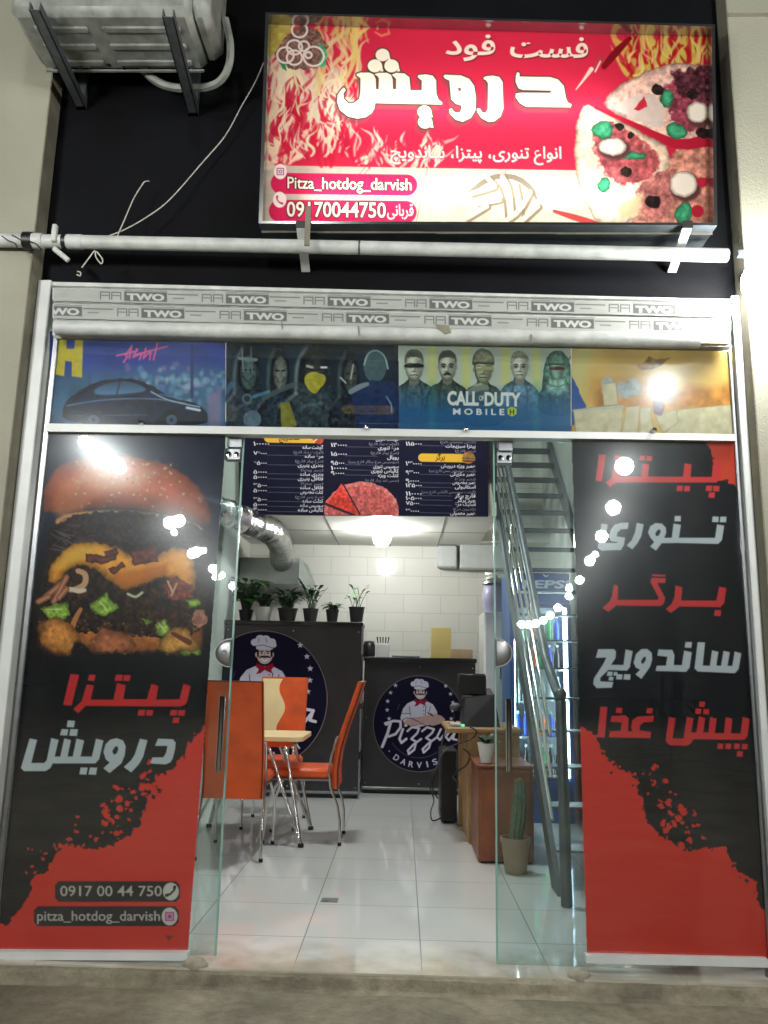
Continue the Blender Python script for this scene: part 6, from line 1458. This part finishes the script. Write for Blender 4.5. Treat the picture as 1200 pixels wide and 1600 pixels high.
obj('stalk', MB().tube([(.40, 2.75, .776), (.39, 2.74, .86), (.42, 2.73, .93), (.46, 2.72, .96)], .008, 8), m_dark, dl, True); obj('head', MB().ball((.40, 2.72, .90), (.045, .03, .03), 14, 10), m_galv, dl, True); obj('base', MB().lathe([(.001, 0), (.05, .001), (.045, .012), (.001, .014)], (.40, 2.75, .776), 16), m_dark, dl)
for lb, K, yy in (('black cable looping from the till over the desk edge', [(735, 1136), (744, 1142), (740, 1152), (722, 1160), (700, 1168), (690, 1180), (680, 1205), (676, 1230), (684, 1248)], [2.36, 2.34, 2.34, 2.34, 2.4, 2.9, 3.1, 3.1, 3.1]),
                  ('thin black cable hanging to the floor by the computer tower', [(695, 1140), (690, 1165), (684, 1195), (676, 1210), (672, 1230), (678, 1250), (673, 1268), (676, 1282), (690, 1276), (688, 1262)], [2.5, 2.6, 2.9, 3.05, 3.08, 3.08, 3.0, 2.95, 3.0, 3.05]),
                  ('bunch of black cable under the desk corner', [(724, 1170), (734, 1180), (728, 1196), (716, 1204), (708, 1214), (716, 1222)], [2.42, 2.4, 2.4, 2.4, 2.42, 2.5])):
    cable(lb, K, yy, .006, 'black_cable', m_dark)

# cactus, small pot, big planter
m_cact = mat('dusty_cactus_skin', rgb(70, 88, 66), .65, vary=.35, vscale=26, bump=.3)
cx = thing('potted_cactus', 'tall thin cactus in a pale clay pot on the floor by the stairs', 'potted cactus', (.685, 1.62, 0))
obj('pot', MB().lathe([(.001, .002), (.06, .002), (.064, .01), (.083, .17), (.09, .172), (.09, .20), (.08, .20), (.076, .18), (.001, .18)], (.685, 1.62, 0), 24), m_clay, cx, True)
cm = MB(); N = 12; vs = []; K = 20
for i in range(N + 1):
    t = i / N; r = .032 + .012 * math.sin(t * 3) * (1 - t) + (.0 if t < .85 else -.09 * (t - .85)); z = .17 + .36 * t
    for k in range(K):
        a = 2 * math.pi * k / K; q = r * (1 + .16 * (k % 2)); vs.append((.685 + .03 * math.sin(t * 2) + q * math.cos(a), 1.62 + q * math.sin(a), z))
cm.add(vs, [(i * K + k, i * K + (k + 1) % K, (i + 1) * K + (k + 1) % K, (i + 1) * K + k) for i in range(N) for k in range(K)] + [tuple(range(N * K, (N + 1) * K))])
obj('stem', cm, m_cact, cx)
spm = MB(); rq = random.Random(5)
for i in range(420):
    t = rq.random(); a = 2 * math.pi * (2 * rq.randrange(K // 2) + 1) / K; r = .036 + .012 * math.sin(t * 3) * (1 - t) + (.0 if t < .85 else -.09 * (t - .85)); r *= 1.14
    b = np.array([.685 + .03 * math.sin(t * 2) + r * math.cos(a), 1.62 + r * math.sin(a), .17 + .36 * t]); d = np.array([math.cos(a) + rq.uniform(-.6, .6), math.sin(a) + rq.uniform(-.6, .6), rq.uniform(-.5, .7)]) * .011
    s_ = np.array([-math.sin(a), math.cos(a), 0]) * .0009; spm.add([b - s_, b + s_, b + d], [(0, 1, 2)])
obj('spines', spm, m_wire, cx); obj('soil', MB().lathe([(.001, 0), (.076, 0)], (.685, 1.62, .183), 20), m_soil, cx)
sp = thing('small_potted_plant', 'little plant in a cream cup on the reddish cabinet', 'potted plant', (.545, 1.93, .585))
obj('pot', MB().lathe([(.001, 0), (.035, .002), (.055, .12), (.058, .125), (.05, .122), (.001, .115)], (.545, 1.93, .586), 20), m_wpot, sp, True)
lf = MB(); rn = random.Random(12)
for i in range(24):
    a = rn.uniform(0, 6.28); leaf(lf, (.545, 1.93, .70), (math.cos(a), math.sin(a), rn.uniform(.6, 2)), rn.uniform(.08, .15), .035, .4)
obj('leaves', lf, m_leaf2, sp)
bp2 = thing('large_planter', 'large pale plant tub standing behind the right poster', 'planter', (1.17, .42, 0))
obj('tub', MB().lathe([(.001, .002), (.12, .002), (.13, .01), (.2, .40), (.215, .405), (.215, .43), (.19, .43), (.185, .40), (.001, .39)], (1.17, .42, 0), 32), m_wpot, bp2, True)
sb = MB(); lf = MB()
for i in range(5): sb.tube([(1.17, .42, .39), (1.17 + .03 * (i - 2), .42, .7), (1.17 + .08 * (i - 2), .42 + .03 * i, 1.0 + .06 * i)], .008, 6); [leaf(lf, (1.17 + .08 * (i - 2), .42 + .03 * i, .8 + .06 * i), (rn.uniform(-1, 1), rn.uniform(-1, 1), rn.uniform(-.2, .8)), .22, .06, .5) for _ in range(5)]
obj('stem', sb, m_leaf2, bp2); obj('leaves', lf, m_leaf2, bp2)
# floor drain
m_galv2 = mat('worn_drain_steel', rgb(120, 122, 120), .6, .2, vary=.3, vscale=60)
a = atz(515, 1407, 0); dg_ = thing('floor_drain', 'small rectangular steel drain grate in the white floor', 'drain', (a[0], a[1], 0))
obj('frame', MB().box((a[0] - .043, a[1] - .035, .0005), (a[0] + .043, a[1] + .035, .004)), m_galv2, dg_)
gr = MB()
for i in range(6): gr.box((a[0] - .036 + i * .0125, a[1] - .028, .004), (a[0] - .029 + i * .0125, a[1] + .028, .0055))
obj('grate', gr, m_galv2, dg_)
